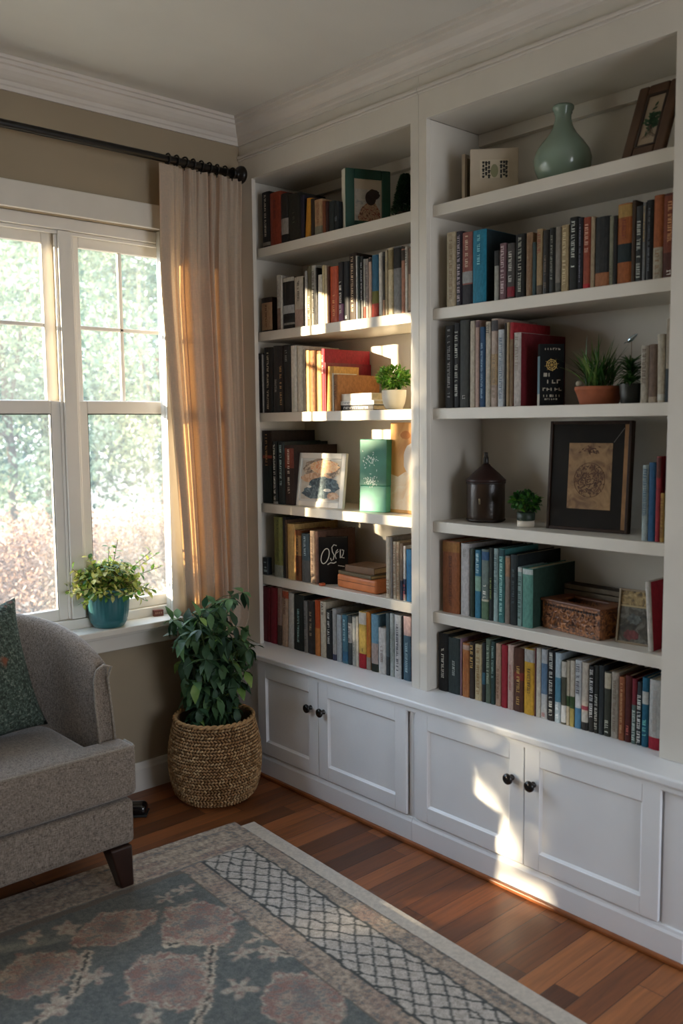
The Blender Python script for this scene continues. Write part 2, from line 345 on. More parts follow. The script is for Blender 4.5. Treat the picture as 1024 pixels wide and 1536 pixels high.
# ------------------------------------------------------------------ books
ORD = 'zeroth first second third fourth fifth sixth seventh eighth ninth tenth eleventh twelfth thirteenth fourteenth fifteenth sixteenth seventeenth eighteenth nineteenth twentieth'.split()
def tone(h, k=.86, sat=.86):
    c = [int(h[i:i+2], 16) for i in (0, 2, 4)]; g = sum(c)/3; c = [max(0, min(255, int((g+(x-g)*sat)*k))) for x in c]; return '%02x%02x%02x' % tuple(c)
def bookmat(h, rough):
    k = ('book', h, rough)
    if k in _M: return _M[k]
    m = bpy.data.materials.new('cover_'+h); m.use_nodes = True; nt = m.node_tree; L = nt.links; b = nt.nodes['Principled BSDF']; b.inputs['Roughness'].default_value = rough; b.inputs['Specular IOR Level'].default_value = .28
    tc = N(nt, 'ShaderNodeTexCoord'); mp = N(nt, 'ShaderNodeMapping'); mp.inputs['Scale'].default_value = (90, 120, 60); mp.inputs['Location'].default_value = (int(h[:2], 16), 3, int(h[2:4], 16)); L.new(tc.outputs['Object'], mp.inputs[0])
    n1 = N(nt, 'ShaderNodeTexNoise', Scale=1.0, Detail=5.0, Roughness=.7); L.new(mp.outputs[0], n1.inputs['Vector'])
    hh = tone(h); c = hexc(hh); cr = N(nt, 'ShaderNodeValToRGB'); e = cr.color_ramp.elements; e[0].position = .34; e[1].position = .68
    e[0].color = tuple(x*.76 for x in c[:3])+(1,); e[1].color = tuple(min(1, x*1.2+.004) for x in c[:3])+(1,); L.new(n1.outputs[0], cr.inputs[0]); L.new(cr.outputs[0], b.inputs['Base Color'])
    _M[k] = m; return m
ROOM = {'A1': .255, 'A2': .288, 'A3': .284, 'A4': .329, 'A5': .258, 'A6': .243, 'B2': .288, 'B3': .284, 'B4': .334, 'B5': .266, 'B6': .229}
PAGE = mat('cfc0a2', .85, .12, 60, .3, 400, key='paper')
PAGE2 = mat('a08d70', .85, .15, 60, .3, 400, key='old_paper')
def glyphs(mb, cx, y0, y1, z0, z1, x, rnd, horiz=False):
    if abs(y1-y0) > .0105: q = (y0+y1)/2; y0, y1 = q-.00525, q+.00525
    """rows of small letter-like strokes running down a spine (the photo's titles are not readable)"""
    w = abs(y1-y0); step = w*.62; z = z1
    while z - step*.8 > z0:
        if rnd.random() < .86:
            t = w*.15; a, b = z-step*.78, z; k = rnd.randrange(6)
            S = [(0, .5, 0, .5)]
            bars = []
            if k in (0, 1, 4): bars.append((y0, y1, b-t, b))
            if k in (1, 2, 5): bars.append((y0, y1, a, a+t))
            if k in (0, 2, 3): bars.append((y0, y0+t, a, b))
            if k in (1, 3, 4, 5): bars.append((y1-t, y1, a, b))
            if k in (0, 3, 5): bars.append((y0, y1, (a+b)/2-t/2, (a+b)/2+t/2))
            for p, q, r, s in bars: mb.box(x-.0006, x, p, q, r, s)
        z -= step
def book(row, n, total, u0, u1, vt, cname, h, feats, zs, group, where, xs):
    y0 = yat(u0, xs, zs)-.0004; y1 = yat(u1, xs, zs)+.0004
    T = y0-y1; yc = (y0+y1)/2; hgt = hat(vt, xs, y0, zs)
    dep = None; lean = 0; titles = []; bands = []; pg = PAGE; side = None; adj = None
    for f in feats:
        k, _, v = f.partition(':'); p = v.split(':')
        if k == 'd': dep = float(p[0])
        elif k == 'l': lean = float(p[0])
        elif k == 't': titles.append((p[0], float(p[1]) if len(p) > 1 else .25, float(p[2]) if len(p) > 2 else .9, float(p[3]) if len(p) > 3 else .5))
        elif k == 'b': bands.append((p[0], float(p[1]), float(p[2])))
        elif k == 's': side = p[0]
        elif k == 'o': pg = PAGE2
        elif k == 'n': adj = v.replace('_', ' ')
    rnd = random.Random(hash((row, n)) % 9999 if False else n*31+ord(row[0])*7+int(row[1])*101)
    if dep is None: dep = min(.235, hgt*rnd.uniform(.70, .82))
    hgt = min(hgt, ROOM.get(row[0]+row[1] if int(row[1]) < 7 else row[0]+str(int(row[1])-4), .4))
    fromL = n < total/2; k = (n+1) if fromL else (total-n)
    pos = 'leftmost' if (fromL and k == 1) else 'rightmost' if (not fromL and k == 1) else (ORD[k]+(' from left' if fromL else ' from right'))
    if adj is None:
        look = ('thin ' if T < .018 else 'thick ' if T > .036 else '')+cname+' book'
    else: look = adj
    o = thing('book', '%s, %s %s' % (look, pos, where), 'book', (xs, yc, zs+.0004), group=group)
    if lean: o.rotation_euler = (R(lean), 0, 0)
    hc = T/2; t = min(.003, T*.16); cov = bookmat(h, .62 if rnd.random() < .7 else .42)
    # spine slightly rounded, with boards
    mb = MB(); rd = min(.004, T*.18)
    sp = [(0+rd, -hc), (rd*.3, -hc*.72), (0, -hc*.3), (0, hc*.3), (rd*.3, hc*.72), (rd, hc), (dep, hc), (dep, hc-t), (rd+.004, hc-t), (rd+.004, -hc+t), (dep, -hc+t), (dep, -hc)]
    n_ = len(sp); vs = [(a, b, 0) for a, b in sp]+[(a, b, hgt) for a, b in sp]
    idx = [(0, 1, 2, 3, 4, 5, 8, 9), (5, 6, 7, 8), (0, 9, 10, 11)]
    fs = [(i, i+n_, (i+1) % n_+n_, (i+1) % n_) for i in range(n_)]+[q for q in idx]+[tuple(i+n_ for i in q[::-1]) for q in idx]
    mb.add(vs, fs)
    if side: 
        cv = mb.build('cover', cov, o); MB().box(.006, dep-.001, -hc-.0006, -hc, .001, hgt-.001).build('cover_face', bookmat(side, .6), o)
    else: cv = mb.build('cover', cov, o)
    MB().box(rd+.004, dep-.004, -hc+t, hc-t, .003, hgt-.0035).build('pages', pg, o)
    for (bh, a, b) in bands:
        MB().prism([(q[0]-.0005 if j < 6 else 0, q[1]) for j, q in enumerate(sp[:6])]+[(rd+.001, hc), (rd+.001, -hc)], a*hgt, b*hgt).build('spine_band', bookmat(bh, .6), cv)
    for (th, a, b, wd) in titles:
        g = MB(); ww = T*wd/2
        if T > .007: glyphs(g, 0, -ww, ww, a*hgt, b*hgt, -.0012, rnd)
        if g.v: g.build('title_lettering', mat(th, .5, key='lettering'), cv)
    return o
def bookrow(key, text, zs, group, where, xs=.046):
    rows = [l.split() for l in text.strip().splitlines() if l.strip()]
    out = []
    for n, r in enumerate(rows):
        out.append(book(key, n, len(rows), float(r[0]), float(r[1]), float(r[2]), r[3].replace('_', ' '), r[4], r[5:], zs, group, where, xs))
    return out
ROWS = {}
ROWS['A1'] = """
393 404.6 290 black 1e1b1c t:b8ac9c:.2:.95:.4 b:8f8478:.04:.10
404.6 421 291 brick_red a2391f t:5a1810:.5:.85:.4
421 432 292 charcoal 2b2724 b:a39a90:.18:.5
432 450 293 olive_black 2c2a20 t:5c5848:.35:.6:.5
450 456 294 dark_indigo 2a2438
456.6 464.5 299 amber_yellow e2961e l:5 n:bright_amber_yellow_book_leaning_left
465.5 471 299 dark_brown 2e211a
471 483 301 tan c69a6e b:8d8a74:0:.25 t:8a5c3c:.3:.9:.3
483 488 302 rust 8f4a2a
488 492.5 303 maroon 3c1818
492.5 501 303 dark_slate 2c3436 d:.13
501 507 303 blue_black 22282c d:.12 t:6a7278:.3:.5:.5
"""
ROWS['A2'] = """
391.5 407.5 448 dark_brown 2a1a12 b:c2946a:.05:.85 t:6b4226:.1:.8:.3 n:short_brown_book_with_tan_label
415 420.4 413.6 pale_grey c9c2b4 t:8a8478:.4:.9:.4 b:8b6f60:0:.4
420.4 423.6 414 ivory ddd6c8
424 441 418 black 1d1f22 b:c8c1b2:.92:.995 b:b9bcbc:.30:.46 b:9a9a94:.08:.12 n:black_book_with_pale_labels_and_grey_top
441.3 455 416.6 cream d3c8b6 t:5f5a50:.5:.95:.6 b:c4a596:.03:.36
455 456.8 416 black 22201f
456.8 461 407 light_grey b9bab8
461 466.7 400 olive 69634a t:c8c0a0:.1:.5:.6
466.7 473.8 399 silver_grey bfbcb2 t:555048:.2:.9:.5
473.9 476 402 black 1d1a1a
476 483 413 white ece6da n:white_book_with_sloping_top l:1
483 487 398.4 pale_yellow d9c896
487 490.8 399 cream d8c6a4
490.8 494.4 400 dark_rust 5c2a1a
494.6 507 401 bright_orange e0552a t:f0b070:.1:.5:.4
507 514.8 394 black 231f22 t:e8e2d8:.1:.7:.6 b:a06a90:0:.3
515 523.4 393 navy_black 22262e t:9aa0a8:.02:.12:.7
523.6 534 381 dark_brown 3a2a20 t:cbb190:.12:.95:.75
534 536 384 white dcdcd8
536 540 385 dark_green 1d2f2c
540 544.6 385 black 20201f t:a8a8b0:.3:.9:.4
544.8 548 389 silver b8b6b0 b:c84a34:0:.2
548 552.4 389 grey_pink b3a6a0 t:6a5c60:.2:.9:.6
552.6 556.8 387 pale_pink d8b4a0 b:2a2224:.93:.99
557 567 383.7 blue 2a6f98 b:c8402e:0:.22 b:7c7a2e:.22:.42 n:blue_book_with_olive_and_red_bottom
567.4 573.2 380 white e2ddd2
573.4 577 378 dark_grey 4c463e b:1c1c1c:.7:.93 b:c89878:0:.25
577.2 581 376 cream d8c8a8 t:a8905c:.1:.9:.4
581.2 589 373 butter_cream ead9ae b:a89466:.68:.97
589.4 601 371 grey 8e8f92 b:1d1f1e:.68:.98 n:grey_book_with_wide_black_top_band
601.2 606.8 374 salmon cd8d70 b:4c4038:.82:.98
607 611 370.5 white f0ece4 t:3c3a38:.7:.97:.6
611.2 618.5 373 brown 8a6a56 b:c8a88c:.03:.6
"""
ROWS['A3'] = """
383 393 531 black_brown 221819 t:b9aab4:.35:.9:.3 l:1.2
393.2 395.2 532 white cfc8c2 
395.4 408.6 522 black 201b18 t:d8c8ac:.05:.92:.8 l:1.2 n:black_book_with_large_cream_spine_lettering
409 418.6 519.5 charcoal 312e2c t:9a958c:.3:.5:.4 l:1.2
418.8 424.8 519 espresso 2a201a t:c89a66:.1:.7:.8
425 436 518 black 252422 t:8a8a86:.75:.92:.6
436.3 445.4 519 white ece8de t:b8beae:.05:.45:.5
445.8 454.6 520 ivory e6e0d0
454.8 458.4 524 grey_beige b4a898
459 464 526 pale_gold d8a868
464.2 474.6 526.5 caramel_brown a8672e t:7a431c:.1:.9:.5
474.8 482 527 chestnut 9a5a2c b:d8a05c:.0:.95
482.2 487 523.5 crimson b3142a t:e0a0a0:.6:.9:.5 d:.238 n:tall_crimson_book_showing_its_front_cover
487.2 488.6 544 dark_red 8e1224 d:.239
488.9 497.6 550 gold e8a94e l:3.5 n:pale_gold_book_leaning_left_against_crimson_books
497.9 500.4 560 cream e3d8c0 d:.12
500.6 506 562 burnt_orange b8763c d:.22 t:5a2c10:.3:.8:.5
"""
ROWS['A4'] = """
394 408 646 dark_brown 33231a b:1c2a28:.0:.52 t:c8925a:.5:.95:.5 b:a8402c:.62:.66 d:.235
409 416 662 black 2a2f30 t:dcd8cc:.04:.95:.8 d:.235 b:b0aca4:.0:.04
417 426.8 663 dark_teal 1c2c2e t:b8d0cc:.3:.95:.5 d:.235
427 440.5 668 dark_maroon 35201c b:8e3c2c:.62:.95 t:e2d2c0:.2:.93:.5 d:.235
"""
ROWS['A5'] = """
410.8 424 775 olive_green 8e9048 b:9aa090:.0:.2 t:4c5024:.25:.95:.4 d:.235 o
424.2 428.4 776 black 26221f d:.235 o
428.6 430.6 780 brown 6a4c34 d:.23
430.8 442 785.5 golden_tan e0b468 d:.235 o
442.2 451.4 795 rust_brown 8c4a22 t:2c1810:.1:.9:.7 b:c08a4c:.5:.9
452 464 800 slate_blue 50646f t:c4dce4:.55:.95:.7 b:6c6c6c:.0:.45
464.5 472 796 beige_brown a88c74 t:5c4034:.1:.9:.6 d:.2 o
472.2 477 797 brown 7c5444 d:.2 o
"""
ROWS['A5R'] = """
578 585 805 cream e0d0b8 t:7a5c40:.02:.3:.5 o
585.2 588.6 806 grey 8c8480 o
589 594 812.6 ivory dccbb0 t:8c6850:.05:.95:.6 o
594.2 599 813 beige d0b898 t:8c6850:.05:.95:.6 o
599.2 604 815 grey_brown 8a7462 b:1e2c48:.0:.35
604.2 608.2 819 white dcd8d4 b:3a4468:.12:.4 t:c05050:.02:.3:.6
608.4 617.5 824 bright_blue 1874b0
"""
ROWS['A6'] = """
392.7 404 879 dark_crimson 7c1824 l:2.6 d:.235
404.2 414.6 880 crimson 94182a l:2.6 d:.235
415 421.6 881 dusty_pink b08c7c b:5c4638:.0:.35 t:8c5c4c:.4:.9:.4 l:2
421.8 431 884 peach_beige c8a488 t:6b4030:.55:.9:.6 l:2 b:c0502c:.86:.98
431.3 439.6 889 pale_grey ccc8be l:1.6
440 455 891 black 1f2724 t:9cc0b8:.1:.75:.3 l:1.2 n:thick_black_book_with_teal_spine_lettering
455.3 461 901 grey 8e8a86 t:4a4848:.1:.8:.5
461.2 471.6 900.6 dark_grey 3e3a38 t:b8a88c:.3:.8:.5
472 479.6 900 orange_red d2521e b:e88a3c:.0:.5
480 488.4 902 cream e2d4b8 t:4c4038:.75:.97:.5
489 497.4 914.6 black 26282a t:d8d8d0:.3:.95:.4
498 504 913 stone_grey b0aeaa b:4c506c:.0:.12
504.2 511.8 921.6 pale_blue_grey b9c0c6
512.4 521 922 teal_blue 4c8298 t:b8dce4:.4:.95:.6 b:3c78a0:.05:.25
521.2 527.4 923 charcoal 3a4448 b:c8c4c0:.45:.85 t:60504c:.45:.85:.5
527.6 533.4 925 pale_grey c4c6bc t:808078:.2:.5:.5
533.6 537.2 925 cream e4d8c4
537.6 548.5 917 yellow e6bc50 b:c01424:.0:.26 b:e6dccc:.78:.99 t:403828:.3:.36:.5 n:yellow_book_with_red_foot_and_white_top
548.7 555 918 orange e8882c t:c05a20:.4:.9:.3 b:b0a090:.0:.22
556 566.4 921 sky_blue 74a8c4 b:2c3428:.0:.14 b:c0a8a0:.14:.5 n:sky_blue_book_with_patterned_lower_half
566.8 578 941 white e4e0dc t:9c8c84:.2:.6:.7 n:short_thick_white_book_lower_than_neighbours
578.2 584 919.7 slate_grey 5c6c72 b:3c4448:.0:.3
584.2 590.2 920 pale_green_grey c2ccc8 t:8c9a94:.2:.8:.4
590.8 601 921.6 white e6e6e4 t:55555c:.1:.85:.5
601.2 603.8 925 black 2c2c30
604 615.5 923.6 pink dcb8b4 b:4c7084:.0:.7 t:a8c4cc:.1:.6:.5 n:blue_book_with_pale_pink_top
"""
ROWS['B2'] = """
668.6 683 350 cream c9b898 t:8a7456:.1:.9:.35
683.2 691.8 348 speckled_black 2c2636 t:b8a8b0:.05:.95:.7
692 707.2 350 dusty_red a05a50 b:a8a8a8:.3:.46 b:2c2a34:.0:.28 t:d8c0a8:.5:.95:.5 n:dusty_red_book_with_grey_label
707.6 727.5 347 teal_blue 1489ad t:8cd4e0:.5:.93:.6 b:1480a8:.0:.02 d:.235 s:1c3038 n:thick_bright_teal_blue_book
740 747 377 pale_grey a8a8a0 b:2c2c2c:.7:1
748 758 366 mauve 86606a t:d8c4c4:.1:.95:.6
759 770.4 366 dark_grey 55504e t:c8c8c0:.3:.85:.6 b:a01c30:.04:.22 n:dark_grey_book_with_red_foot_band
771.5 786.5 352.6 black 1c1c1a t:a8a89c:.05:.95:.5 n:black_book_with_pale_grey_spine_lettering
787.5 797 350 brown_tan a47e5a t:7a5838:.1:.95:.4
797.2 802.4 364 slate_teal 3a5458
803 812 344.5 tan b89a6c t:8a4838:.6:.95:.5 b:6c5c4c:.0:.15
812.2 821.8 346 dark_brown 2a2622 t:6c5848:.1:.6:.3
822 831 342.6 black 20221f t:8c8c80:.2:.9:.3
831.3 839.5 341.6 grey 8c8478 b:5c5c54:.0:.15
840 851 338.7 cream_tan bda478 t:d8c8a0:.1:.95:.4
852 864.8 327 black 1f2323 t:c8ccc4:.3:.98:.8 n:black_book_with_bold_white_spine_lettering
865 872.4 327 midnight_blue 22222c t:8c8ca0:.1:.9:.2
872.6 884 327 rust_red a8462c t:d8a890:.5:.9:.5 b:c81c28:.0:.07
884.2 889.8 325.5 beige b09a78
890.6 912 327 black_leather 26282a b:b06a3c:.0:.2 n:thick_black_book_with_orange_foot_label
912.2 918 324.5 grey_green 8c8c74 t:5c5c4c:.1:.3:.6
918.2 923.4 324 black 221e1c
923.8 945 307.5 burnt_orange b05c24 b:c0944c:.83:.985 b:14282c:.27:.5 t:7c3014:.55:.8:.6 n:thick_orange_book_with_black_square_patch
945.4 951 301 dark_brown 4a3422
951.3 961.6 310 charcoal 3a3e40 t:b8bcb4:.05:.8:.7
961.8 966.4 304 grey 85888c t:c8a868:.5:.95:.4
966.6 977 301 black 1c1e22 t:70747c:.1:.9:.2
977.3 991.6 294 orange b8602e b:c4b8a0:.0:.38 t:8c6c50:.05:.35:.5 n:orange_book_with_cream_lower_third
992 1013 291.4 dark_oxblood 5a2418 b:8c3c20:.3:.97 t:d89c68:.4:.9:.4 t:e8e0d8:.03:.12:.3
"""
ROWS['B3'] = """
666.4 679.6 489 black 191818 t:8c8c8c:.12:.95:.35
680 688 485 dark_grey 262628 t:bcbcb4:.1:.9:.6
688.3 702.8 481 charcoal 3a3c3a t:a8a8a0:.08:.14:.5 n:thick_plain_charcoal_book
703.6 711.6 482 cream c8beaa
711.8 717.6 481 pink_beige c09c8c b:6c5058:.92:.99
718 726.4 491 navy_blue 24507c t:8cacc4:.1:.8:.3
727 734.4 483 ivory cdc6b4 t:60605c:.85:.98:.6
735 744.8 478.6 mauve_tan bca494 b:c4a478:.25:.6 t:7c6c58:.1:.6:.5 b:504c50:.86:.98
745.2 755.4 495 blue_white c4ccd4 t:5c6c80:.1:.9:.4
755.6 758 485 black 24211e
758.3 763 484 tan a8895c
763.2 768.6 484 scarlet b8202a b:866a4a:.0:.8 n:narrow_book_with_scarlet_top
769 779 499.5 ivory cfc4bc t:8c8078:.45:.95:.5 s:7c1420 d:.238 n:ivory_spined_book_with_deep_red_cover
"""
ROWS['B3R'] = """
958.7 970.4 519 grey_ivory c2b8a6 t:6c5c50:.3:.95:.6
970.6 984 517 taupe_brown 7c6454 b:b8a48c:.0:.1
984.4 995.6 501.6 cream c8bea8 b:dcdcd4:.03:.12 l:-1
996 1003.5 478 pale_taupe b4a692 b:28343c:.0:.4
1003.8 1008.5 478 slate 404c52
"""
ROWS['B4'] = """
960.6 969.8 698 pale_blue a8b8b8 t:3c5c74:.3:.95:.7
970 980.8 694 royal_blue 1f5c8e
981 988 685 red b02430 b:6c3028:.75:.99
988.2 994.6 740 gold c49440 t:7c4c1c:.1:.9:.6
995 1000 683 grey_blue 46505c b:a89c80:.35:.6 b:b0a478:.0:.3
"""
ROWS['B5'] = """
662.6 688 810.5 rust_brown a45a2c b:b47834:.85:.985 t:5c2c14:.1:.8:.7 d:.235 n:thick_rust_brown_book_with_dark_lettering
690 702.8 815 white c9c5c4 t:8c8880:.8:.95:.5 d:.23
703.6 710.4 823 dark_green 28382a
711 720 825 teal_blue 2f7ea0 b:8cb8a0:.4:.62 t:b8d8dc:.65:.95:.7
720.7 732 824 sage_grey 6c8078 b:5c7c5c:.0:.26 b:c8c4a8:.26:.29 t:d8d8cc:.3:.5:.5 b:2c5c8c:.85:.97 n:sage_grey_book_with_green_foot
732.4 738.6 822 black 1f2a28 t:8c9c50:.3:.6:.3
739 746 823 pale_aqua 9cb8b8 t:50686c:.4:.95:.6
746.3 755.4 823 teal 3c8484 t:a8d8d0:.1:.9:.4 b:1c4c54:.9:.99
756 763.4 834 taupe 86786c b:a87c58:.7:.98
763.6 774.8 832 black 1e2a2c d:.235 t:3c4c50:.3:.8:.3
775 781.4 850.5 speckled_aqua 8cb0ac t:34504c:.1:.85:.8 b:d8dcd8:.92:.99
781.8 797 852 sea_green 5c9c8e b:c8d4d0:.9:.985 s:2a4a3c d:.232 n:fat_sea_green_book_with_dark_green_side
"""
ROWS['B5R'] = """
971 978.5 873 ivory d8d0c4 s:b4182c l:-4 d:.19 n:ivory-spined_book_with_bright_red_cover_leaning_right
"""
ROWS['B6'] = """
656.9 670.8 949 black 1e1c1a t:d8d4c8:.2:.75:.6 b:2c2a28:.0:.03 n:black_book_with_large_cream_lettering
671 689.4 955.6 grey_green 2e3c3a t:a8b0a8:.3:.6:.2 n:thick_grey_green_book
689.6 692 958 mauve 98707c
692.2 702.8 964 orange c87a3e b:c8a894:.88:.97 t:a85c28:.1:.8:.3
703 710.6 963 dark_brown 3c2c20 t:c8a05c:.5:.95:.5
711.2 721.6 966 cream d8c090 t:8c6c3c:.1:.95:.5
721.8 727 964 black 26282a b:34687c:.3:.5
727.2 735 958 grey_green 5c6c58 t:a8b4a0:.3:.9:.4
735.2 741 962 dark_teal 2c4844 t:8ca8a0:.4:.95:.5
742 750 965 pink_tan c8a084 t:7c5c44:.1:.6:.4
750.4 759.8 967 bright_red b0182a
760 768.8 967 rose_cream d8b4a4 t:a84c4c:.3:.7:.2
769.2 784 971 maroon_brown 5c3020 t:c09c58:.1:.75:.6 b:8c2c20:.5:.62 n:maroon_brown_patterned_book
784.6 800.4 972 mustard_yellow dca422 b:b4b0aa:.8:.99 t:4c3c14:.3:.7:.4 n:mustard_yellow_book_with_grey_top
800.6 802.4 972 maroon 6c3438
802.6 809.6 972 ivory c8c2b4
809.8 819.4 973.6 pale_blue_grey b8bcc0 b:5c7c9c:.36:.8 t:8c5050:.02:.12:.5 n:pale_grey_book_with_blue_block
820 830.4 975 black 1e1e20 t:d0d0c8:.05:.97:.6
830.6 839.6 979 pale_blue b4c8d4 b:4c8ca8:.3:.65 t:e8ecec:.05:.3:.4
840 848 991 dark_olive 4c4c3c b:ccc4b4:.75:.99 b:d0d4d8:.03:.3 n:olive_book_with_white_foot_label
848.3 853 991 sand b8ac94 b:2c4c20:.3:.46
853.2 860.2 991 cream ccc0ac b:a8984c:.0:.28 b:2c4c20:.28:.46 n:cream_book_with_green_and_yellow_foot
860.5 870 990 white ccd0d4 b:3c7ca8:.0:.3 t:4c4c54:.5:.95:.5
870.3 880.6 993.4 ivory c8bcac b:1c1c20:.0:.12 b:c0bcb4:.12:.27 b:a83c50:.3:.36 n:ivory_book_with_red_mark_and_black_foot
881.4 889.4 998.7 black 1c1c1c t:d0d0d0:.2:.95:.6
889.6 896 998 jet_black 22241f t:b8b8b0:.05:.6:.6
896.2 903.6 998 dark_blue_grey 2c3438
904 914 1006.6 dark_olive 3c3e30 b:c8bca0:.74:.98 t:c8c8b8:.05:.25:.5 n:dark_olive_book_with_cream_top
914.6 925.4 1008 grey_cream b4a898 t:7c6c5c:.1:.9:.4
926 935 1015 rust a85c34 t:c89c70:.1:.9:.3
935.2 945.4 1013 dark_red 5c1a16 t:c8685c:.1:.25:.3
945.6 952.8 1018 crimson 8c2030 b:607874:.0:.6 t:c8d4cc:.05:.55:.6 n:grey_green_book_with_crimson_top
953.6 960 1023 charcoal 38444c t:e0e0dc:.02:.8:.8 n:charcoal_book_with_bold_white_lettering
960.4 970.2 1016 teal_blue 1b6a8c t:7cd0c8:.15:.4:.5 b:c8ccc8:.62:.8
971 989.4 1019 white c8c8c4 b:b4142c:.0:.175 t:b0a8a0:.2:.85:.6 n:thick_white_book_with_red_foot
"""
META = {'A1': ("left bay's top shelf"), 'A2': "left bay's second shelf", 'A3': "left bay's third shelf", 'A4': "left bay's fourth shelf", 'A5': "left bay's fifth shelf", 'A6': "left bay's counter",
 'B2': "right bay's second shelf", 'B3': "right bay's third shelf", 'B4': "right bay's fourth shelf", 'B5': "right bay's fifth shelf", 'B6': "right bay's counter"}
for k, txt in ROWS.items():
    kk = k[:2]; gname = 'books on '+META[kk]
    where = 'on '+META[kk]
    if k == 'A5R': where = 'beside leather box, '+META[kk]
    elif k == 'B3R': where = 'right of plants, '+META[kk]
    elif k == 'B5R': where = 'beside collage frame, '+META[kk]
    elif k == 'B4': where = 'beside dark frame, '+META[kk]
    bookrow(kk if len(k) == 2 else kk[0]+str(int(kk[1])+4), txt, SZ[kk], gname, where, {'A4': .05, 'B5': .055}.get(kk, .044))
# ------------------------------------------------------------------ things on the shelves
def place(sh, uL, uR, x, dr, vt, lean=0):
    z = SZ[sh]; yl = yat(uL, x, z); dx, dy = math.sin(R(dr)), -math.cos(R(dr))
    W = bis(lambda w_: pr(x+w_*dx, yl+w_*dy, z)[0]-uR, .005, .6)
    hgt = bis(lambda h_: pr(x+h_*math.sin(R(lean)), yl, z+h_*math.cos(R(lean)))[1]-vt, .01, .5)
    return (x, yl, z+.0005), math.atan2(dy, dx), W, hgt
def noise_art(cols, scale, key, detail=5, dist=1.5, rough=.6, sc=(1, 1, 1)):
    m = bpy.data.materials.new(key); m.use_nodes = True; nt = m.node_tree; L = nt.links; b = nt.nodes['Principled BSDF']; b.inputs['Roughness'].default_value = rough
    tc = N(nt, 'ShaderNodeTexCoord'); mp = N(nt, 'ShaderNodeMapping'); mp.inputs['Scale'].default_value = sc; L.new(tc.outputs['Object'], mp.inputs[0])
    no = N(nt, 'ShaderNodeTexNoise', Scale=scale, Detail=float(detail), Distortion=dist); L.new(mp.outputs[0], no.inputs['Vector'])
    cr = N(nt, 'ShaderNodeValToRGB'); e = cr.color_ramp.elements
    for i, (p, c) in enumerate(cols):
        q = e[i] if i < 2 else e.new(p); q.position = p; q.color = hexc(c)
    L.new(no.outputs['Fac'], cr.inputs[0]); L.new(cr.outputs[0], b.inputs['Base Color']); return m
def frame_box(root, W, Hh, bw, dep, m, name='frame', bevel=.003, inner=0):
    mb = MB().box(0, bw, 0, dep, 0, Hh).box(W-bw, W, 0, dep, 0, Hh).box(bw, W-bw, 0, dep, 0, bw).box(bw, W-bw, 0, dep, Hh-bw, Hh)
    return mb.build(name, m, root, bevel=bevel)
def pane(root, x0, x1, z0, z1, y, m, name, t=.003): return MB().box(x0, x1, y, y+t, z0, z1).build(name, m, root)
def disc(cx, cz, rx, rz, y, n=24, t=.0006, wob=0, seed=0):
    rn = random.Random(seed); return [(cx+rx*math.cos(2*PI*i/n)*(1+wob*rn.uniform(-1, 1)), cz+rz*math.sin(2*PI*i/n)*(1+wob*rn.uniform(-1, 1))) for i in range(n)]

# green picture frame
L_, rz, W, h = place('A1', 519, 586, .055, 68, 251)
g = thing('picture_frame', 'green picture frame with a photo of a dark-haired person, left bay top shelf', 'picture frame', L_, rz)
frame_box(g, W, h, .034, .008, mat('17483a', .4, .15, 20, key='green_lacquer'))
MB().box(0, W, .008, .042, 0, h).build('frame_side', mat('dad6c8', .6, key='pale_wood'), g)
pane(g, .034, W-.034, .03, h-.034, .0055, mat('c6b8a4', .8), 'mount')
p = MB(); p.box(.038, W-.040, .0045, .0055, .03, h-.07); p.build('photograph', noise_art([(.3, 'a8a49c'), (.5, 'c8c4bc'), (.7, '8c9098')], 30, 'photo_background'), g)
P_ = MB().prism(disc(W*.56, h*.54, .021, .026, 0, seed=1), .0035, .0045, 'y').prism(disc(W*.62, h*.60, .024, .018, 0, wob=.1, seed=2), .003, .0036, 'y')
P_.build('dark_hair', mat('2a1a14', .5), g)
MB().prism([(W*.30, .032), (W*.27, h*.22), (W*.36, h*.38), (W*.50, h*.47), (W*.66, h*.46), (W*.76, h*.34), (W*.78, .032)], .0038, .0045, 'y').build('patterned_clothes', noise_art([(.35, '5a2018'), (.5, 'c8a888'), (.62, '8c4a3c')], 70, 'patterned_cloth'), g)

# ---- small plants
def bush(root, c, rad, n, L0, W0, mats, seed=1, flat=1., name='foliage', up=.3, stems=True, segs=3):
    rn = random.Random(seed); mb = MB()
    for i in range(n):
        d = Vector((rn.gauss(0, 1), rn.gauss(0, 1), rn.gauss(0, 1)*.9)).normalized(); r = rad*(rn.uniform(.35, 1)**.6)
        p = Vector((d.x*r, d.y*r, d.z*r*flat)); dd = (d + Vector((rn.gauss(0, .45), rn.gauss(0, .45), rn.gauss(up, .4)))).normalized()
        nn = (d*.4 + Vector((rn.gauss(0, .4), rn.gauss(0, .4), .9))).normalized(); k = rn.uniform(.7, 1.25)
        mb.mi = rn.randrange(len(mats)); mb.leaf(Vector(c)+p-dd*L0*.4, dd, nn, L0*k, W0*k, rn.uniform(.05, .35), segs=segs)
    o = mb.build(name, mats, root, smooth=True)
    if stems:
        s = MB(); s.mi = 0
        for i in range(12):
            a = rn.uniform(0, 2*PI); e = Vector(c)+Vector((math.cos(a)*rad*.6, math.sin(a)*rad*.6, rn.uniform(-.1, .6)*rad)); b0 = Vector((c[0], c[1], c[2]-rad*flat*1.1))
            s.tube([b0, (b0+e)/2+Vector((0, 0, .1*rad)), e], max(.0012, rad*.018), 5)
        s.build('stem', mat('4c5c28', .6, key='green_stem'), root)
    return o
LG = [leafmat('3f7a22', '7fae3c'), leafmat('2c5c1c', '56882c'), leafmat('6c9a38', 'a8c860')]
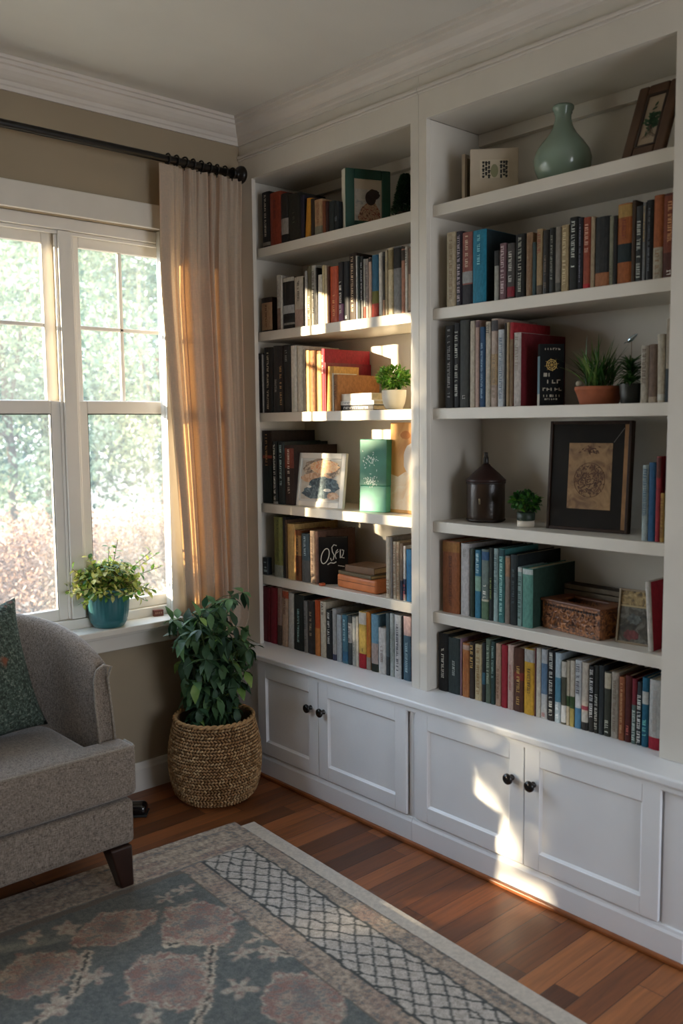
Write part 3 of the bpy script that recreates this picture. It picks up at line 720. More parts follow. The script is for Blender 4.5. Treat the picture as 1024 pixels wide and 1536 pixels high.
LD = [leafmat('1f4a1c', '3c7030'), leafmat('18381a', '2c5a26'), leafmat('2f5e26', '4f8a3c')]
def potted(name, label, loc, prof, potm, group=None, soil=True):
    root = thing(name, label, 'plant', loc, group=group)
    pm_ = MB().lathe(prof, 32).build('pot', potm, root, smooth=True); pm_.modifiers.new('b', 'BEVEL').width = .0008
    if soil:
        r, z = prof[-1]; MB().lathe([(r*.98, z+.001), (r*.5, z+.004), (.001, z+.005)], 20, caps=False).build('soil', mat('2c2018', .95, .3, 60, .6, 150), root, smooth=True)
    return root
def potprof(rb, rt, h, t=.004): return [(rb*.9, 0), (rb, .002), ((rb+rt)/2*1.02, h*.5), (rt, h*.94), (rt+.001, h), (rt-t, h), (rt-t-.001, h*.86)]
# dark conifer
L_ = (.125, -.800, SZ['A1']+.0005)
c_ = potted('potted_conifer', 'small dark conifer in a brown pot beside the green frame', L_, potprof(.022, .028, .03), mat('3a2a1c', .7, key='brown_pot'))
rn = random.Random(4); mb = MB(); CM = [leafmat('1c3a22', '2e5230', .2), leafmat('14281a', '24442a', .2)]
for i in range(2800):
    t = rn.random(); z = .022+t*.128; rr = (.056*(1-t)**.8+.006)*(.6+.4*rn.random()); a = rn.uniform(0, 2*PI)
    d = Vector((math.cos(a), math.sin(a), rn.uniform(.2, .9))); mb.mi = rn.randrange(2)
    mb.leaf((rr*math.cos(a)*.7, rr*math.sin(a)*.7, z), d, (rn.gauss(0, .5), rn.gauss(0, .5), 1), .016, .008, .1, segs=2)
mb.build('foliage', CM, c_, smooth=True)

# ---- B1
L_, rz, W, h = place('B1', 705, 777, .07, 42, 224)
c_ = thing('picture_frame', 'small cream box frame with dark lettering, left of the green vase', 'picture frame', L_, rz)
MB().box(0, W, 0, .02, 0, h).build('frame', mat('b9ab96', .7, .05, 20, key='cream_card'), c_, bevel=.002)
pane(c_, W*.2, W*.8, h*.42, h*.78, -.0008, mat('c8bca4', .6), 'print', .001)
k = MB(); rn = random.Random(3)
for gx in (.25, .31, .37, .62, .68, .73):
    z = h*.75
    while z > h*.46:
        q = rn.uniform(.005, .014); k.box(W*gx, W*(gx+.04), -.0014, -.0008, z-q, z)
        if rn.random() < .6: k.box(W*(gx-.01), W*(gx+.055), -.0014, -.0008, z-q*.4, z-q*.2)
        z -= q+.003
k.build('lettering', mat('141412', .5), c_)
MB().prism(disc(W*.5, h*.56, W*.08, h*.13, 0), -.0012, -.0008, 'y').build('pale_motif', mat('8a8a68', .6), c_)
L_, rz, W, h = place('B1', 692, 697, .10, 5, 232)
c_ = thing('picture_frame', 'cream frame standing edge-on behind the small cream lettered frame', 'picture frame', L_, rz)
MB().box(0, W, 0, .11, 0, h).build('frame', mat('b9ab96', .7, .05, 20, key='cream_card'), c_, bevel=.002)
MB().box(W*.3, W+.001, .012, .098, .012, h-.012).build('backing_board', mat('5a5040', .8), c_)
v = MB().lathe([(.044, 0), (.050, .002), (.070, .022), (.082, .050), (.086, .078), (.080, .102), (.062, .128), (.043, .150), (.031, .170), (.0245, .192), (.0235, .206), (.027, .212), (.0265, .217), (.031, .222), (.032, .230), (.029, .234), (.024, .232), (.021, .215), (.020, .19)], 48, caps=False)
v.add([(.0, 0, 0.001)], []); o = v.build('vase', mat('84998a', .2, .05, 8, key='celadon_glaze', coat=.5), None, smooth=True, loc=(.158, -1.417, SZ['B1']+.0005))
tag(o, 'pale green glazed bottle vase on the right bay top shelf', 'vase')
L_, rz, W, h = place('B1', 930, 993, .045, 0, 133, 24)
c_ = thing('picture_frame', 'brown wooden frame with botanical print leaning back on right top shelf', 'picture frame', L_, rz, rx=R(-24))
WF = mat('4f3624', .5, .3, 9, .2, 80, key='brown_frame_wood')
frame_box(c_, W, h, .030, .020, WF, bevel=.005); MB().box(.02, W-.02, .006, .012, .02, h-.02).build('mount', mat('9c8c78', .8), c_)
fi = MB(); b_ = .030
for a, b, c, d in ((b_, b_+.006, b_, h-b_), (W-b_-.006, W-b_, b_, h-b_), (b_, W-b_, b_, b_+.006), (b_, W-b_, h-b_-.006, h-b_)): fi.box(a, b, .002, .008, c, d)
fi.build('inner_fillet', mat('2c1c12', .4), c_)
rn = random.Random(8); lf = MB()
for i in range(60):
    a = rn.gauss(0, .8); lf.leaf((W*.52+rn.gauss(0, .010), .0045, h*.46+rn.gauss(0, .016)), (math.sin(a*1.5), 0, math.cos(a)), (0, -1, 0), .018, .008, 0, 0)
lf.build('botanical_drawing', mat('2c4a30', .7, .4, 80), c_)
sk = MB()
for i in range(9): sk.tube([(W*.5+rn.gauss(0, .003), .0045, h*.42), (W*.5+rn.gauss(0, .008), .0045, h*.34), (W*.5+rn.gauss(0, .014), .0045, h*.25)], .0006, 4)
sk.build('roots', mat('6a5c4c', .7), c_)
L_, rz, W, h = place('B1', 1000, 1024, .10, 0, 165, 10)
c_ = thing('picture_frame', 'dark carved frame partly hidden behind the leaning botanical frame', 'picture frame', (.115, -1.80, SZ['B1']+.0005), -PI/2, rx=R(-12))
frame_box(c_, .05, .17, .008, .014, mat('2a1c12', .5, key='dark_frame')); mb = MB()
mb.box(.008, .042, .006, .010, .008, .162); [mb.box(.009, .041, .003, .007, .012+i*.012, .020+i*.012) for i in range(12)]
mb.build('carved_panel', mat('6a5a46', .8, .2, 40, .4), c_)

# ---- A3 stack, pots
def flatbook(name, label, loc, rz, L, Dp, T, h, group=None, txt=None, pg=PAGE, cat='book'):
    root = thing(name, label, cat, loc, rz, group)      # spine faces local -y, length along x
    t = min(.003, T*.18)
    MB().box(0, L, 0, Dp, 0, t).box(0, L, 0, Dp, T-t, T).box(0, L, 0, t, t, T-t).build('cover', mat(h, .5, .08, 30, key='cover'), root, bevel=.0008)
    MB().box(.003, L-.003, t, Dp-.004, t, T-t).build('pages', pg, root)
    if txt:
        rn = random.Random(5); g_ = MB(); x = L*.15
        while x < L*.85:
            w_ = T*.35; k = rn.randrange(3)
            g_.box(x, x+w_*.25, -.0007, 0, T*.28, T*.72)
            if k != 1: g_.box(x, x+w_, -.0007, 0, T*.62, T*.72)
            if k != 2: g_.box(x+w_*.75, x+w_, -.0007, 0, T*.28, T*.72)
            if k == 0: g_.box(x, x+w_, -.0007, 0, T*.45, T*.53)
            x += w_*1.35
        g_.build('title_lettering', mat(txt, .5), root)
    return root
z0 = SZ['A3']+.0005; G = 'books lying flat beside the white potted plant'
y_ = yat(508, .062, z0)
flatbook('book', 'black book with white lettering lying flat, bottom of the third-shelf stack', (.062, y_, z0), R(-90), .185, .15, .020, '201e1e', G, 'e8e4dc')
flatbook('book', 'thin white book lying flat in the middle of the third-shelf stack', (.060, y_+.004, z0+.0205), R(-89), .19, .15, .015, 'e2dfda', G, '8c8c90')
flatbook('book', 'thick cream book lying on top of the third-shelf stack', (.066, y_+.002, z0+.036), R(-92), .18, .145, .026, 'e6ded0', G)
P3 = potted('potted_plant', 'bushy green plant in a rounded white pot beside the flat books', (.100, -.765, z0), [(.022, 0), (.030, .003), (.039, .022), (.043, .045), (.0435, .066), (.044, .069), (.040, .069), (.039, .060)], mat('d8d4c8', .4, .03, 10, key='white_ceramic'))
bush(P3, (0, .004, .112), .060, 520, .020, .011, [leafmat('4a8426', '86b446'), leafmat('2e6420', '5c9234'), leafmat('78a640', 'b4cc70')], 2, .72)
P4 = potted('flower_pot', 'white pot half hidden behind the bushy plant in the rounded pot', (.185, -.862, z0), potprof(.030, .042, .095), mat('cfc9bc', .4, .03, 10, key='cream_ceramic')); P4['category'] = 'pot'

# ---- A4
L_, rz, W, h = place('A4', 441, 513, .060, 4, 679, 7)
c_ = thing('picture_frame', 'white frame with cloudy sky and water picture beside the dark books', 'picture frame', L_, rz, rx=R(-7))
frame_box(c_, W, h, .022, .014, mat('dedad2', .4, .02, 10, key='white_frame'), bevel=.002)
pane(c_, .02, W-.02, .02, h-.02, .006, mat('d8d8d4', .7), 'mount')
art = MB()
W2, H2 = W-.056, h-.058
def blob(mb, cx, cz, rx, rz_, mi, seed, y=.0055): mb.mi = mi; mb.prism(disc(cx, cz, rx, rz_, 0, 28, wob=.10, seed=seed), y-.0005, y, 'y')
art.mi = 0; art.box(.028, .028+W2, .0055, .006, .028, .028+H2)
blob(art, W*.50, h*.70, W2*.49, H2*.27, 1, 1, .0052); blob(art, W*.56, h*.75, W2*.38, H2*.17, 2, 2, .0047)
blob(art, W*.42, h*.53, W2*.40, H2*.14, 3, 3, .0046); blob(art, W*.58, h*.40, W2*.39, H2*.22, 4, 4, .0045); blob(art, W*.47, h*.27, W2*.42, H2*.17, 4, 5, .0044)
blob(art, W*.78, h*.22, W2*.15, H2*.09, 3, 6, .0041); blob(art, W*.28, h*.37, W2*.06, H2*.03, 5, 7, .0040); blob(art, W*.66, h*.32, W2*.10, H2*.04, 5, 8, .0038)
art.build('print', [mat('c8c2b8', .7, .1, 30), noise_art([(.35, '6c5c50'), (.5, 'a89484'), (.65, 'd8c8b0')], 60, 'cloud_shadow'), noise_art([(.35, 'e8b47c'), (.5, 'f0d4b0'), (.65, 'e89464')], 50, 'cloud_lit'), noise_art([(.4, 'c89c7c'), (.6, 'e4c8ac')], 40, 'sand'), noise_art([(.35, '2c3c4c'), (.5, '4c6470'), (.65, '7c9098')], 45, 'water'), mat('e8e8e4', .7)], c_)
L_, rz, W, h = place('A4', 539, 579, .062, 12, 659, 2)
c_ = thing('gift_box', 'tall narrow teal box with white floral marks on the fourth shelf', 'box', L_, rz, rx=R(-1.5))
TE = mat('4a9480', .5, .12, 18, key='teal_card')
mb = MB().box(0, W, 0, .045, 0, h*.36).build('body', TE, c_, bevel=.003)
MB().box(-.0006+.0, W+.0006, -.0006, .0456, h*.36, h).build('lid', mat('3a7f6b', .5, .18, 14, key='teal_card'), c_, bevel=.003)
rn = random.Random(12); mb = MB()
for i in range(110):
    zz = rn.choice([rn.gauss(h*.72, h*.06), rn.gauss(h*.42, h*.04)]); xx = W*.42+rn.gauss(0, W*.17)
    if .01 < xx < W-.012: mb.leaf((xx, -.0012, zz), (rn.gauss(0, 1), 0, rn.gauss(0, 1)), (0, -1, 0), rn.uniform(.004, .012), .004, 0, .02, segs=2)
mb.build('floral_marks', mat('cfe4dc', .5), c_)
L_, rz, W, h = place('A4', 583, 632, .115, 0, 634, 2)
c_ = thing('canvas_print', 'orange and cream abstract canvas standing against the centre post', 'picture', L_, rz, rx=R(-2))
W = .145
MB().box(0, W, 0, .018, 0, h).build('canvas', noise_art([(.3, 'c88a44'), (.5, 'e0a860'), (.7, 'd49850')], 9, 'ochre_wash', sc=(1, 1, .6)), c_, bevel=.002)
mb = MB(); mb.mi = 0; mb.prism([(.002, .012), (W-.002, .012), (W-.002, h*.40), (W*.55, h*.46), (W*.3, h*.40), (.002, h*.43)], -.0008, 0, 'y')
mb.mi = 1; mb.prism(disc(W*.74, h*.60, W*.26, h*.17, 0, 26, wob=.05, seed=5), -.0014, -.0008, 'y'); mb.mi = 2; mb.prism(disc(W*.52, h*.86, W*.16, h*.045, 0, 20, wob=.12, seed=6), -.001, 0, 'y')
mb.build('painted_shapes', [noise_art([(.35, 'e8c8a0'), (.6, 'f0dcc0')], 20, 'cream_wash'), mat('ddd2c6', .6), mat('c07838', .7)], c_)

# ---- A5
z5 = SZ['A5']+.0005
L_, rz, W, h = place('A5', 478.5, 522, .048, 46, 806)
c_ = thing('book', 'black square book with white script title facing out, left bay', 'book', L_, rz)
MB().box(0, W, 0, .003, 0, h).box(0, W, .030, .033, 0, h).box(0, .003, .003, .030, 0, h).build('cover', mat('1a1614', .7, spec=.15, key='black_cover'), c_, bevel=.001)
MB().box(.003, W-.004, .003, .030, .003, h-.003).build('pages', PAGE2, c_)
def script_stroke(mb, pts, r): mb.tube([(a*W, -.0008, b*h) for a, b in pts], r, 6)
s_ = MB(); ell = [(.22+.13*math.cos(a)+.06*math.sin(a), .60+.16*math.sin(a)) for a in [2*PI*i/20 for i in range(21)]]
script_stroke(s_, ell, .0020)
script_stroke(s_, [(.62, .82), (.52, .84), (.45, .78), (.47, .69), (.53, .62), (.50, .53), (.44, .50), (.40, .56)], .0022)
script_stroke(s_, [(.66, .74), (.60, .70), (.56, .60), (.60, .54)], .0018); script_stroke(s_, [(.60, .66), (.68, .70)], .0016)
script_stroke(s_, [(.74, .74), (.74, .56)], .0022); script_stroke(s_, [(.79, .73), (.86, .72), (.84, .64), (.78, .57), (.88, .56)], .0020)
script_stroke(s_, [(.30, .42), (.40, .46), (.52, .45), (.60, .48)], .0022); script_stroke(s_, [(.66, .40), (.88, .38)], .0014)
s_.build('title_lettering', mat('d8d0c0', .5, key='white_ink'), c_)
o = MB().rbox((0, 0, .006), (.013, .009, .006), .0055).build('pebble', mat('b0522c', .5, .1, 40), None, smooth=True, loc=(.035, yat(483, .035, z5), z5)); tag(o, 'small orange pebble in front of the black script-title book', 'pebble')
c_ = thing('small_box', 'tiny black box with pale markings at the left end, fifth shelf', 'box', (.040, -.060, z5), -PI/2)
MB().box(0, .030, 0, .022, 0, .072).build('carton', mat('1c2226', .4), c_, bevel=.001); MB().box(.004, .024, -.0006, 0, .012, .022).box(.008, .02, -.0006, 0, .028, .034).box(.004, .018, -.0006, 0, .05, .054).build('label', mat('9cacb0', .5), c_)
z_ = z5; p0 = Vector((.062, -.492)); an = math.atan2(-.225, -.012)
c_ = thing('leather_box', 'tan orange leather box under two old books, left bay', 'box', (p0.x, p0.y, z_), an)
LE = mat('c87440', .45, .12, 20, .15, 200, key='tan_leather')
MB().rbox((.113, .075, .0265), (.113, .075, .0265), .010).build('body', LE, c_, smooth=True)
MB().box(.004, .222, -.0010, .0, .029, .0305).build('lid_seam', mat('5c2c14', .6), c_)
G2 = 'old books on the tan leather box'
flatbook('old_book', 'thin olive brown old book lying on the tan leather box', (p0.x-.002, p0.y-.012, z_+.0535), an-.03, .195, .135, .013, '5c4c30', G2, None, mat('b89c68', .8))
flatbook('old_book', 'thicker worn brown book on top of the old-book pile', (p0.x+.0, p0.y-.048, z_+.0670), an+.10, .15, .12, .024, '6b4a2e', G2, None, mat('c8a878', .8, .1, 60))

# ---- B3
z3 = SZ['B3']+.0005
L_, rz, W, h = place('B3', 809, 845, .058, 52, 516)
c_ = thing('book', 'black book with gold round emblem facing out beside the deep red book', 'book', L_, rz)
MB().box(0, W, 0, .003, 0, h).box(0, W, .022, .025, 0, h).box(0, .003, .003, .022, 0, h).build('cover', mat('17191a', .7, spec=.12, key='black_cover'), c_, bevel=.001)
MB().box(.003, W-.003, .003, .022, .003, h-.003).build('pages', PAGE, c_)
MB().box(-.0007, 0, .002, .023, h*.19, h*.80).build('spine_panel', mat('6a8490', .5), c_); MB().box(-.0008, 0, .002, .023, .0, h*.19).build('spine_foot', mat('bcb8ae', .5), c_)
s_ = MB()
def ring(mb, cx, cz, r, t): mb.tube([(cx+r*math.cos(a), -.0006, cz+r*math.sin(a)) for a in [2*PI*i/22 for i in range(23)]], t, 5)
ring(s_, W*.48, h*.66, W*.21, .0009); ring(s_, W*.48, h*.66, W*.14, .0008)
for a in (-.6, .2, .9, 1.7): s_.tube([(W*.48-W*.3*math.cos(a), -.0006, h*.66-W*.26*math.sin(a)), (W*.48+W*.3*math.cos(a), -.0006, h*.66+W*.26*math.sin(a))], .0007, 5)
s_.build('gold_emblem', mat('b0904c', .35, metal=.6), c_)
s_ = MB(); rn = random.Random(6)
for zz, hh, a, b in ((.90, .012, .2, .85), (.47, .022, .15, .5), (.36, .022, .3, .8), (.24, .018, .12, .9), (.14, .014, .15, .8), (.09, .010, .2, .7)):
    x = W*a
    while x < W*b:
        q = hh*h/.19*.5; s_.box(x, x+q*.3, -.0008, 0, h*zz, h*zz+q); 
        if rn.random() < .7: s_.box(x, x+q, -.0008, 0, h*zz+q*.4*rn.randrange(3), h*zz+q*.4*rn.randrange(3)+q*.25)
        x += q*1.4
s_.build('cover_lettering', mat('b0a894', .5), c_)
B3 = potted('potted_grass', 'spiky grass-like plant in a wide terracotta bowl, right bay', (.125, -1.575, z3), [(.052, 0), (.055, .002), (.062, .025), (.068, .040), (.070, .042), (.070, .052), (.064, .052), (.062, .046)], mat('9c5636', .75, .15, 25, .15, 150, key='terracotta'))
def blades(root, c, n, Lr, seed, m, spread=.55, w=.005, name='leaves'):
    rn = random.Random(seed); mb = MB()
    for i in range(n):
        a = rn.uniform(0, 2*PI); s = rn.random()**.7*spread; d = Vector((math.cos(a)*s, math.sin(a)*s, 1)).normalized(); L = rn.uniform(*Lr); mb.mi = rn.randrange(len(m))
        p = Vector(c)+Vector((rn.gauss(0, .015), rn.gauss(0, .015), 0)); mb.leaf(p, d, (-d.x, -d.y, .4), L, w, rn.uniform(.0, .35)*s*1.5, segs=4)
    return mb.build(name, m, root, smooth=True)
GB = [leafmat('2c5a26', '4e8038', .2), leafmat('24441e', '3c6a2c', .2), leafmat('5c7c3c', '84a058', .2)]
blades(B3, (0, 0, .045), 130, (.07, .165), 3, GB, 1.0, .0065)
o = MB().rbox((0, 0, .008), (.009, .007, .008), .0065).build('pebble', mat('a8a08c', .6), None, smooth=True, loc=(.077, -1.537, z3+.0525)); tag(o, 'small grey pebble on the soil of the terracotta bowl', 'pebble')
B3b = potted('potted_plant', 'drooping dark plant in a black pot right of the terracotta bowl', (.105, -1.687, z3), potprof(.026, .031, .055), mat('1f2422', .4, key='dark_pot'))
rn = random.Random(9); mb = MB()
for i in range(150):
    a = rn.uniform(0, 2*PI); d = Vector((math.cos(a), math.sin(a), rn.uniform(.4, 2.2))).normalized(); mb.mi = rn.randrange(2)
    q = rn.uniform(.0, 1); mb.leaf((0, 0, .05+.06*q), d, (-d.x, -d.y, 1), rn.uniform(.035, .065), .008, rn.uniform(.4, 1.1), segs=4)
mb.build('leaves', GB[:2], B3b, smooth=True); MB().tube([(0, 0, .04), (0, 0, .12)], .004, 6).build('stem', mat('4c5c28', .6, key='green_stem'), B3b)
c_ = thing('plant_pick', 'small shiny silver bird ornament on a stick above the dark drooping plant', 'ornament', (.105, -1.687, z3+.056))
MB().tube([(0, 0, -.006), (.004, .002, .085), (.0, .0, .120)], .0011, 6).build('stick', mat('8c7c5c', .5), c_)
b_ = MB(); b_.X = Matrix.Translation((0, 0, .124)) @ Matrix.Rotation(R(55), 4, 'X') @ Matrix.Rotation(R(0), 4, 'Y')
b_.lathe([(.0006, -.016), (.004, -.012), (.0068, -.004), (.0068, .003), (.0045, .009), (.0042, .012), (.0036, .016), (.0006, .022)], 16); b_.leaf((0, 0, -.012), (0, .2, -1), (0, 1, 0), .016, .010, 0)
b_.build('bird', mat('b8ccd8', .12, metal=.9, key='silver_blue'), c_, smooth=True)

# ---- B4
z4 = SZ['B4']+.0005
j = thing('bottle_jug', 'dark brown leather-clad bottle jug on the right bay fourth shelf', 'bottle', (.150, -1.140, z4))
LJ = mat('33241a', .28, .35, 12, .25, 120, key='dark_leather')
sq = lambda a, z: .10*(1/max(abs(math.cos(a-.6)), abs(math.sin(a-.6)))-1.2)*.55
MB().lathe([(.058, 0), (.062, .003), (.0635, .02), (.064, .08), (.0635, .128), (.061, .136), (.058, .138)], 48, wob=sq).build('body', LJ, j, smooth=True)
MB().lathe([(.066, .132), (.067, .138), (.060, .144), (.046, .158), (.030, .172), (.016, .184), (.012, .190)], 48, wob=lambda a, z: sq(a, z)*max(0, (.19-z)/.058)).build('shoulder', mat('2a1512', .4, .25, 15, .2, 100, key='wine_leather'), j, smooth=True)
MB().lathe([(.0095, .186), (.0090, .200), (.0085, .206), (.0085, .212), (.0068, .214), (.0062, .224), (.0070, .228), (.002, .229)], 20).build('neck', mat('1a100c', .35), j, smooth=True)
mb = MB(); mb.lathe([(.0648, .004), (.0665, .006), (.0648, .009)], 48, wob=sq, caps=False).lathe([(.0650, .126), (.0665, .129), (.0650, .132)], 48, wob=sq, caps=False)
mb.build('binding', mat('22160f', .5), j, smooth=True)
mb = MB().tube([(-.0635, -.025, .07), (-.066, -.026, .08), (-.0635, -.025, .062)], .003, 6); mb.build('clasp', mat('a8987c', .3, metal=.7), j, smooth=True)
pc = thing('potted_plant', 'little bushy green plant in a two-tone pot beside the dark frame', 'plant', (.105, -1.335, z4))
MB().lathe([(.024, 0), (.027, .001), (.027, .020)], 28).build('pot_foot', mat('cfc4b4', .5, key='white_ceramic'), pc, smooth=True)
MB().lathe([(.0265, .020), (.028, .022), (.029, .045), (.026, .046)], 28).build('pot', mat('1d2c1f', .5, key='dark_pot'), pc, smooth=True)
bush(pc, (0, 0, .080), .050, 380, .018, .012, LD+[LG[0]], 5, .66)
L_, rz, W, h = place('B4', 818, 940, .112, 6, 632, 4)
c_ = thing('picture_frame', 'large dark frame with brown parchment print and round emblem', 'picture frame', L_, rz, rx=R(-4)); h = min(h, .330)
frame_box(c_, W, h, .010, .024, mat('2e1c11', .5, .2, 15, spec=.25, key='walnut'), bevel=.002)
pane(c_, .010, W-.010, .010, h-.010, .004, mat('1a1510', .6, .2, 12, spec=.15, key='black_mount'), 'mount')
px0, px1, pz0, pz1 = W*.25, W*.78, h*.20, h*.80
pane(c_, px0, px1, pz0, pz1, .0032, noise_art([(.3, '6c4c2e'), (.5, '8c6a42'), (.7, 'a07c50')], 25, 'parchment'), 'parchment', .001)
rn = random.Random(2); e = MB(); cx, cz = (px0+px1)/2, pz0+(pz1-pz0)*.44; rr = W*.17
for q in range(260):
    a = rn.uniform(0, 2*PI); r_ = rr*(rn.random()**.5); e.leaf((cx+r_*math.cos(a), .0029, cz+r_*math.sin(a)*1.05), (rn.gauss(0, 1), 0, rn.gauss(0, 1)), (0, -1, 0), .010, .004, 0, 0, segs=2)
e.tube([(cx+rr*1.1*math.cos(a), .003, cz+rr*1.15*math.sin(a)) for a in [2*PI*i/30 for i in range(31)]], .0008, 5)
for q in range(30): e.leaf((cx+rn.gauss(0, .014), .0029, pz1-.022+rn.gauss(0, .006)), (rn.gauss(0, 1), 0, rn.gauss(0, .5)), (0, -1, 0), .012, .005, 0, 0, segs=2)
e.build('emblem_drawing', mat('5a3a22', .7, .3, 60), c_)
MB().box(W-.022, W-.0105, .002, .005, .011, h-.011).build('gilt_fillet', mat('8a6238', .4, .2, 30, metal=.2), c_)
MB().tube([(px1+.003, .003, pz1+.002), (W-.024, .003, h-.022)], .0010, 5).build('mitre_line', mat('6a6660', .5), c_)

# ---- B5
z6 = SZ['B5']+.0005
p0 = Vector((.098, -1.406)); p1 = Vector((.062, -1.630)); an = math.atan2(p1.y-p0.y, p1.x-p0.x); W = (p1-p0).length
c_ = thing('carved_box', 'open carved brown wooden box in front of the slatted crate', 'box', (p0.x, p0.y, z6), an)
CW = noise_art([(.36, '3a2012'), (.48, '7a4a28'), (.62, 'a86c3c')], 45, 'carved_wood', 6, 2.5, .5)
hb = .088; t = .008; D = .115
mb = MB().box(0, W, 0, t, 0, hb).box(0, W, D-t, D, 0, hb).box(0, t, t, D-t, 0, hb).box(W-t, W, t, D-t, 0, hb).box(t, W-t, t, D-t, 0, .006)
rn = random.Random(21)
mb.build('body', CW, c_, bevel=.002)
mb = MB()
for i in range(150):
    x = rn.uniform(.008, W-.012); z = rn.uniform(.008, hb-.025); a = rn.uniform(0, PI); mb.leaf((x, -.0006, z), (math.cos(a), 0, math.sin(a)), (0, -1, 0), rn.uniform(.012, .024), .009, -.05, .25, segs=3)
mb.build('carving', CW, c_, smooth=True)
mb = MB()
x = .01
while x < W-.016: mb.leaf((x, -.0008, hb-.018), (1, 0, .6), (0, -1, 0), .012, .007, 0, .3, segs=2); mb.leaf((x, -.0008, hb-.010), (1, 0, -.6), (0, -1, 0), .012, .007, 0, .3, segs=2); x += .011
mb.build('carved_border', mat('2c180e', .5), c_)
mb = MB(); k = .005
mb.box(-k, W+k, -k, .020, hb-.003, hb+.005).box(-k, W+k, D-.020, D+k, hb-.003, hb+.005).box(-k, .045, .020, D-.020, hb-.003, hb+.005).box(W-.045, W+k, .020, D-.020, hb-.003, hb+.005)
mb.build('rim', mat('6a3e22', .45, .25, 18, key='box_rim'), c_, bevel=.002)
L_, rz, W, h = place('B5', 845, 930, .222, -4, 874)
c_ = thing('slatted_crate', 'low grey brown slatted wooden crate behind the carved box', 'crate', L_, rz); mb = MB(); SL = mat('6c6050', .8, .2, 25, .3, 120, key='grey_wood')
nS = 7
for i in range(nS): mb.box(0, W, 0, .006, i*h/nS+.001, (i+1)*h/nS-.0025)
mb.box(.002, W-.002, .006, .040, 0, .004); mb.build('slats', SL, c_, bevel=.001)
MB().box(0, .006, .006, .044, 0, h).box(W-.006, W, .006, .044, 0, h).box(.006, W-.006, .038, .044, 0, h).build('sides', mat('4c4236', .8, .2, 25), c_, bevel=.001)
L_, rz, W, h = place('B5', 922, 974, .085, 6, 882, 9)
c_ = thing('picture_frame', 'small collage photo frame leaning between the carved box and white-spined book', 'picture frame', L_, rz, rx=R(-9))
frame_box(c_, W, h, .006, .012, mat('8c7a62', .5, .1, 20, key='thin_wood_frame'), bevel=.001)
pane(c_, .006, W-.006, .006, h*.68, .004, noise_art([(.3, '26221c'), (.48, '4a4438'), (.58, '6c6a60'), (.7, '3a3228')], 28, 'dark_photo'), 'lower_photo')
pane(c_, .006, W-.006, h*.70, h-.006, .004, noise_art([(.35, '3c3426'), (.5, '8c7448'), (.65, 'b8a070')], 40, 'sepia_photo'), 'upper_photo')
MB().box(.004, W-.004, .002, .006, h*.675, h*.705).build('divider', mat('a8946c', .5), c_)
mb = MB(); mb.prism(disc(W*.45, h*.17, W*.22, h*.09, 0, wob=.3, seed=3), .0033, .004, 'y'); mb.build('red_flower', mat('683634', .7, .45, 90), c_)
mb = MB(); mb.prism(disc(W*.5, h*.46, W*.2, h*.09, 0, wob=.3, seed=4), .0033, .004, 'y'); mb.build('grey_flower', mat('565a56', .7, .45, 90), c_)

# ------------------------------------------------------------------ curtain and rod
def cloth_mat():
    m = bpy.data.materials.new('linen'); m.use_nodes = True; nt = m.node_tree; L = nt.links; b = nt.nodes['Principled BSDF']; out = nt.nodes['Material Output']
    b.inputs['Base Color'].default_value = hexc('c8beae'); b.inputs['Roughness'].default_value = .95; b.inputs['Specular IOR Level'].default_value = .1
    tc = N(nt, 'ShaderNodeTexCoord'); mp = N(nt, 'ShaderNodeMapping'); mp.inputs['Scale'].default_value = (260, 260, 60); L.new(tc.outputs['Object'], mp.inputs[0])
    n1 = N(nt, 'ShaderNodeTexNoise', Scale=1.0, Detail=2.0); L.new(mp.outputs[0], n1.inputs['Vector'])
    mp2 = N(nt, 'ShaderNodeMapping'); mp2.inputs['Scale'].default_value = (60, 60, 420); L.new(tc.outputs['Object'], mp2.inputs[0])
    n2 = N(nt, 'ShaderNodeTexNoise', Scale=1.0, Detail=2.0); L.new(mp2.outputs[0], n2.inputs['Vector'])
    ad = N(nt, 'ShaderNodeMath', operation='ADD'); L.new(n1.outputs[0], ad.inputs[0]); L.new(n2.outputs[0], ad.inputs[1])
    bp = N(nt, 'ShaderNodeBump', Strength=.35, Distance=.001); L.new(ad.outputs[0], bp.inputs['Height']); L.new(bp.outputs[0], b.inputs['Normal'])
    mr = N(nt, 'ShaderNodeMapRange'); mr.inputs['From Min'].default_value = .7; mr.inputs['From Max'].default_value = 1.3; mr.inputs['To Min'].default_value = .8; mr.inputs['To Max'].default_value = 1.1; L.new(ad.outputs[0], mr.inputs[0])
    t = N(nt, 'ShaderNodeBsdfTranslucent'); vm = N(nt, 'ShaderNodeVectorMath', operation='SCALE'); vm.inputs[0].default_value = hexc('eab67c')[:3]; L.new(mr.outputs[0], vm.inputs['Scale']); L.new(vm.outputs[0], t.inputs['Color'])
    mx = N(nt, 'ShaderNodeMixShader', Fac=.40); L.new(b.outputs[0], mx.inputs[1]); L.new(t.outputs[0], mx.inputs[2]); L.new(mx.outputs[0], out.inputs['Surface'])
    return m
LINEN = cloth_mat()
def lerp(a, b, t): return a+(b-a)*t
def sm(t): t = max(0, min(1, t)); return t*t*(3-2*t)
cu = thing('curtain', 'cream linen curtain gathered at the right side of the window', 'curtain', (-.2, -.09, 2.34))
NU, NV = 220, 70; vs = []; ztop, zbot = 2.352, .06
rn = random.Random(11); ph = [0, .6, 1.5, 2.2, 3.2]
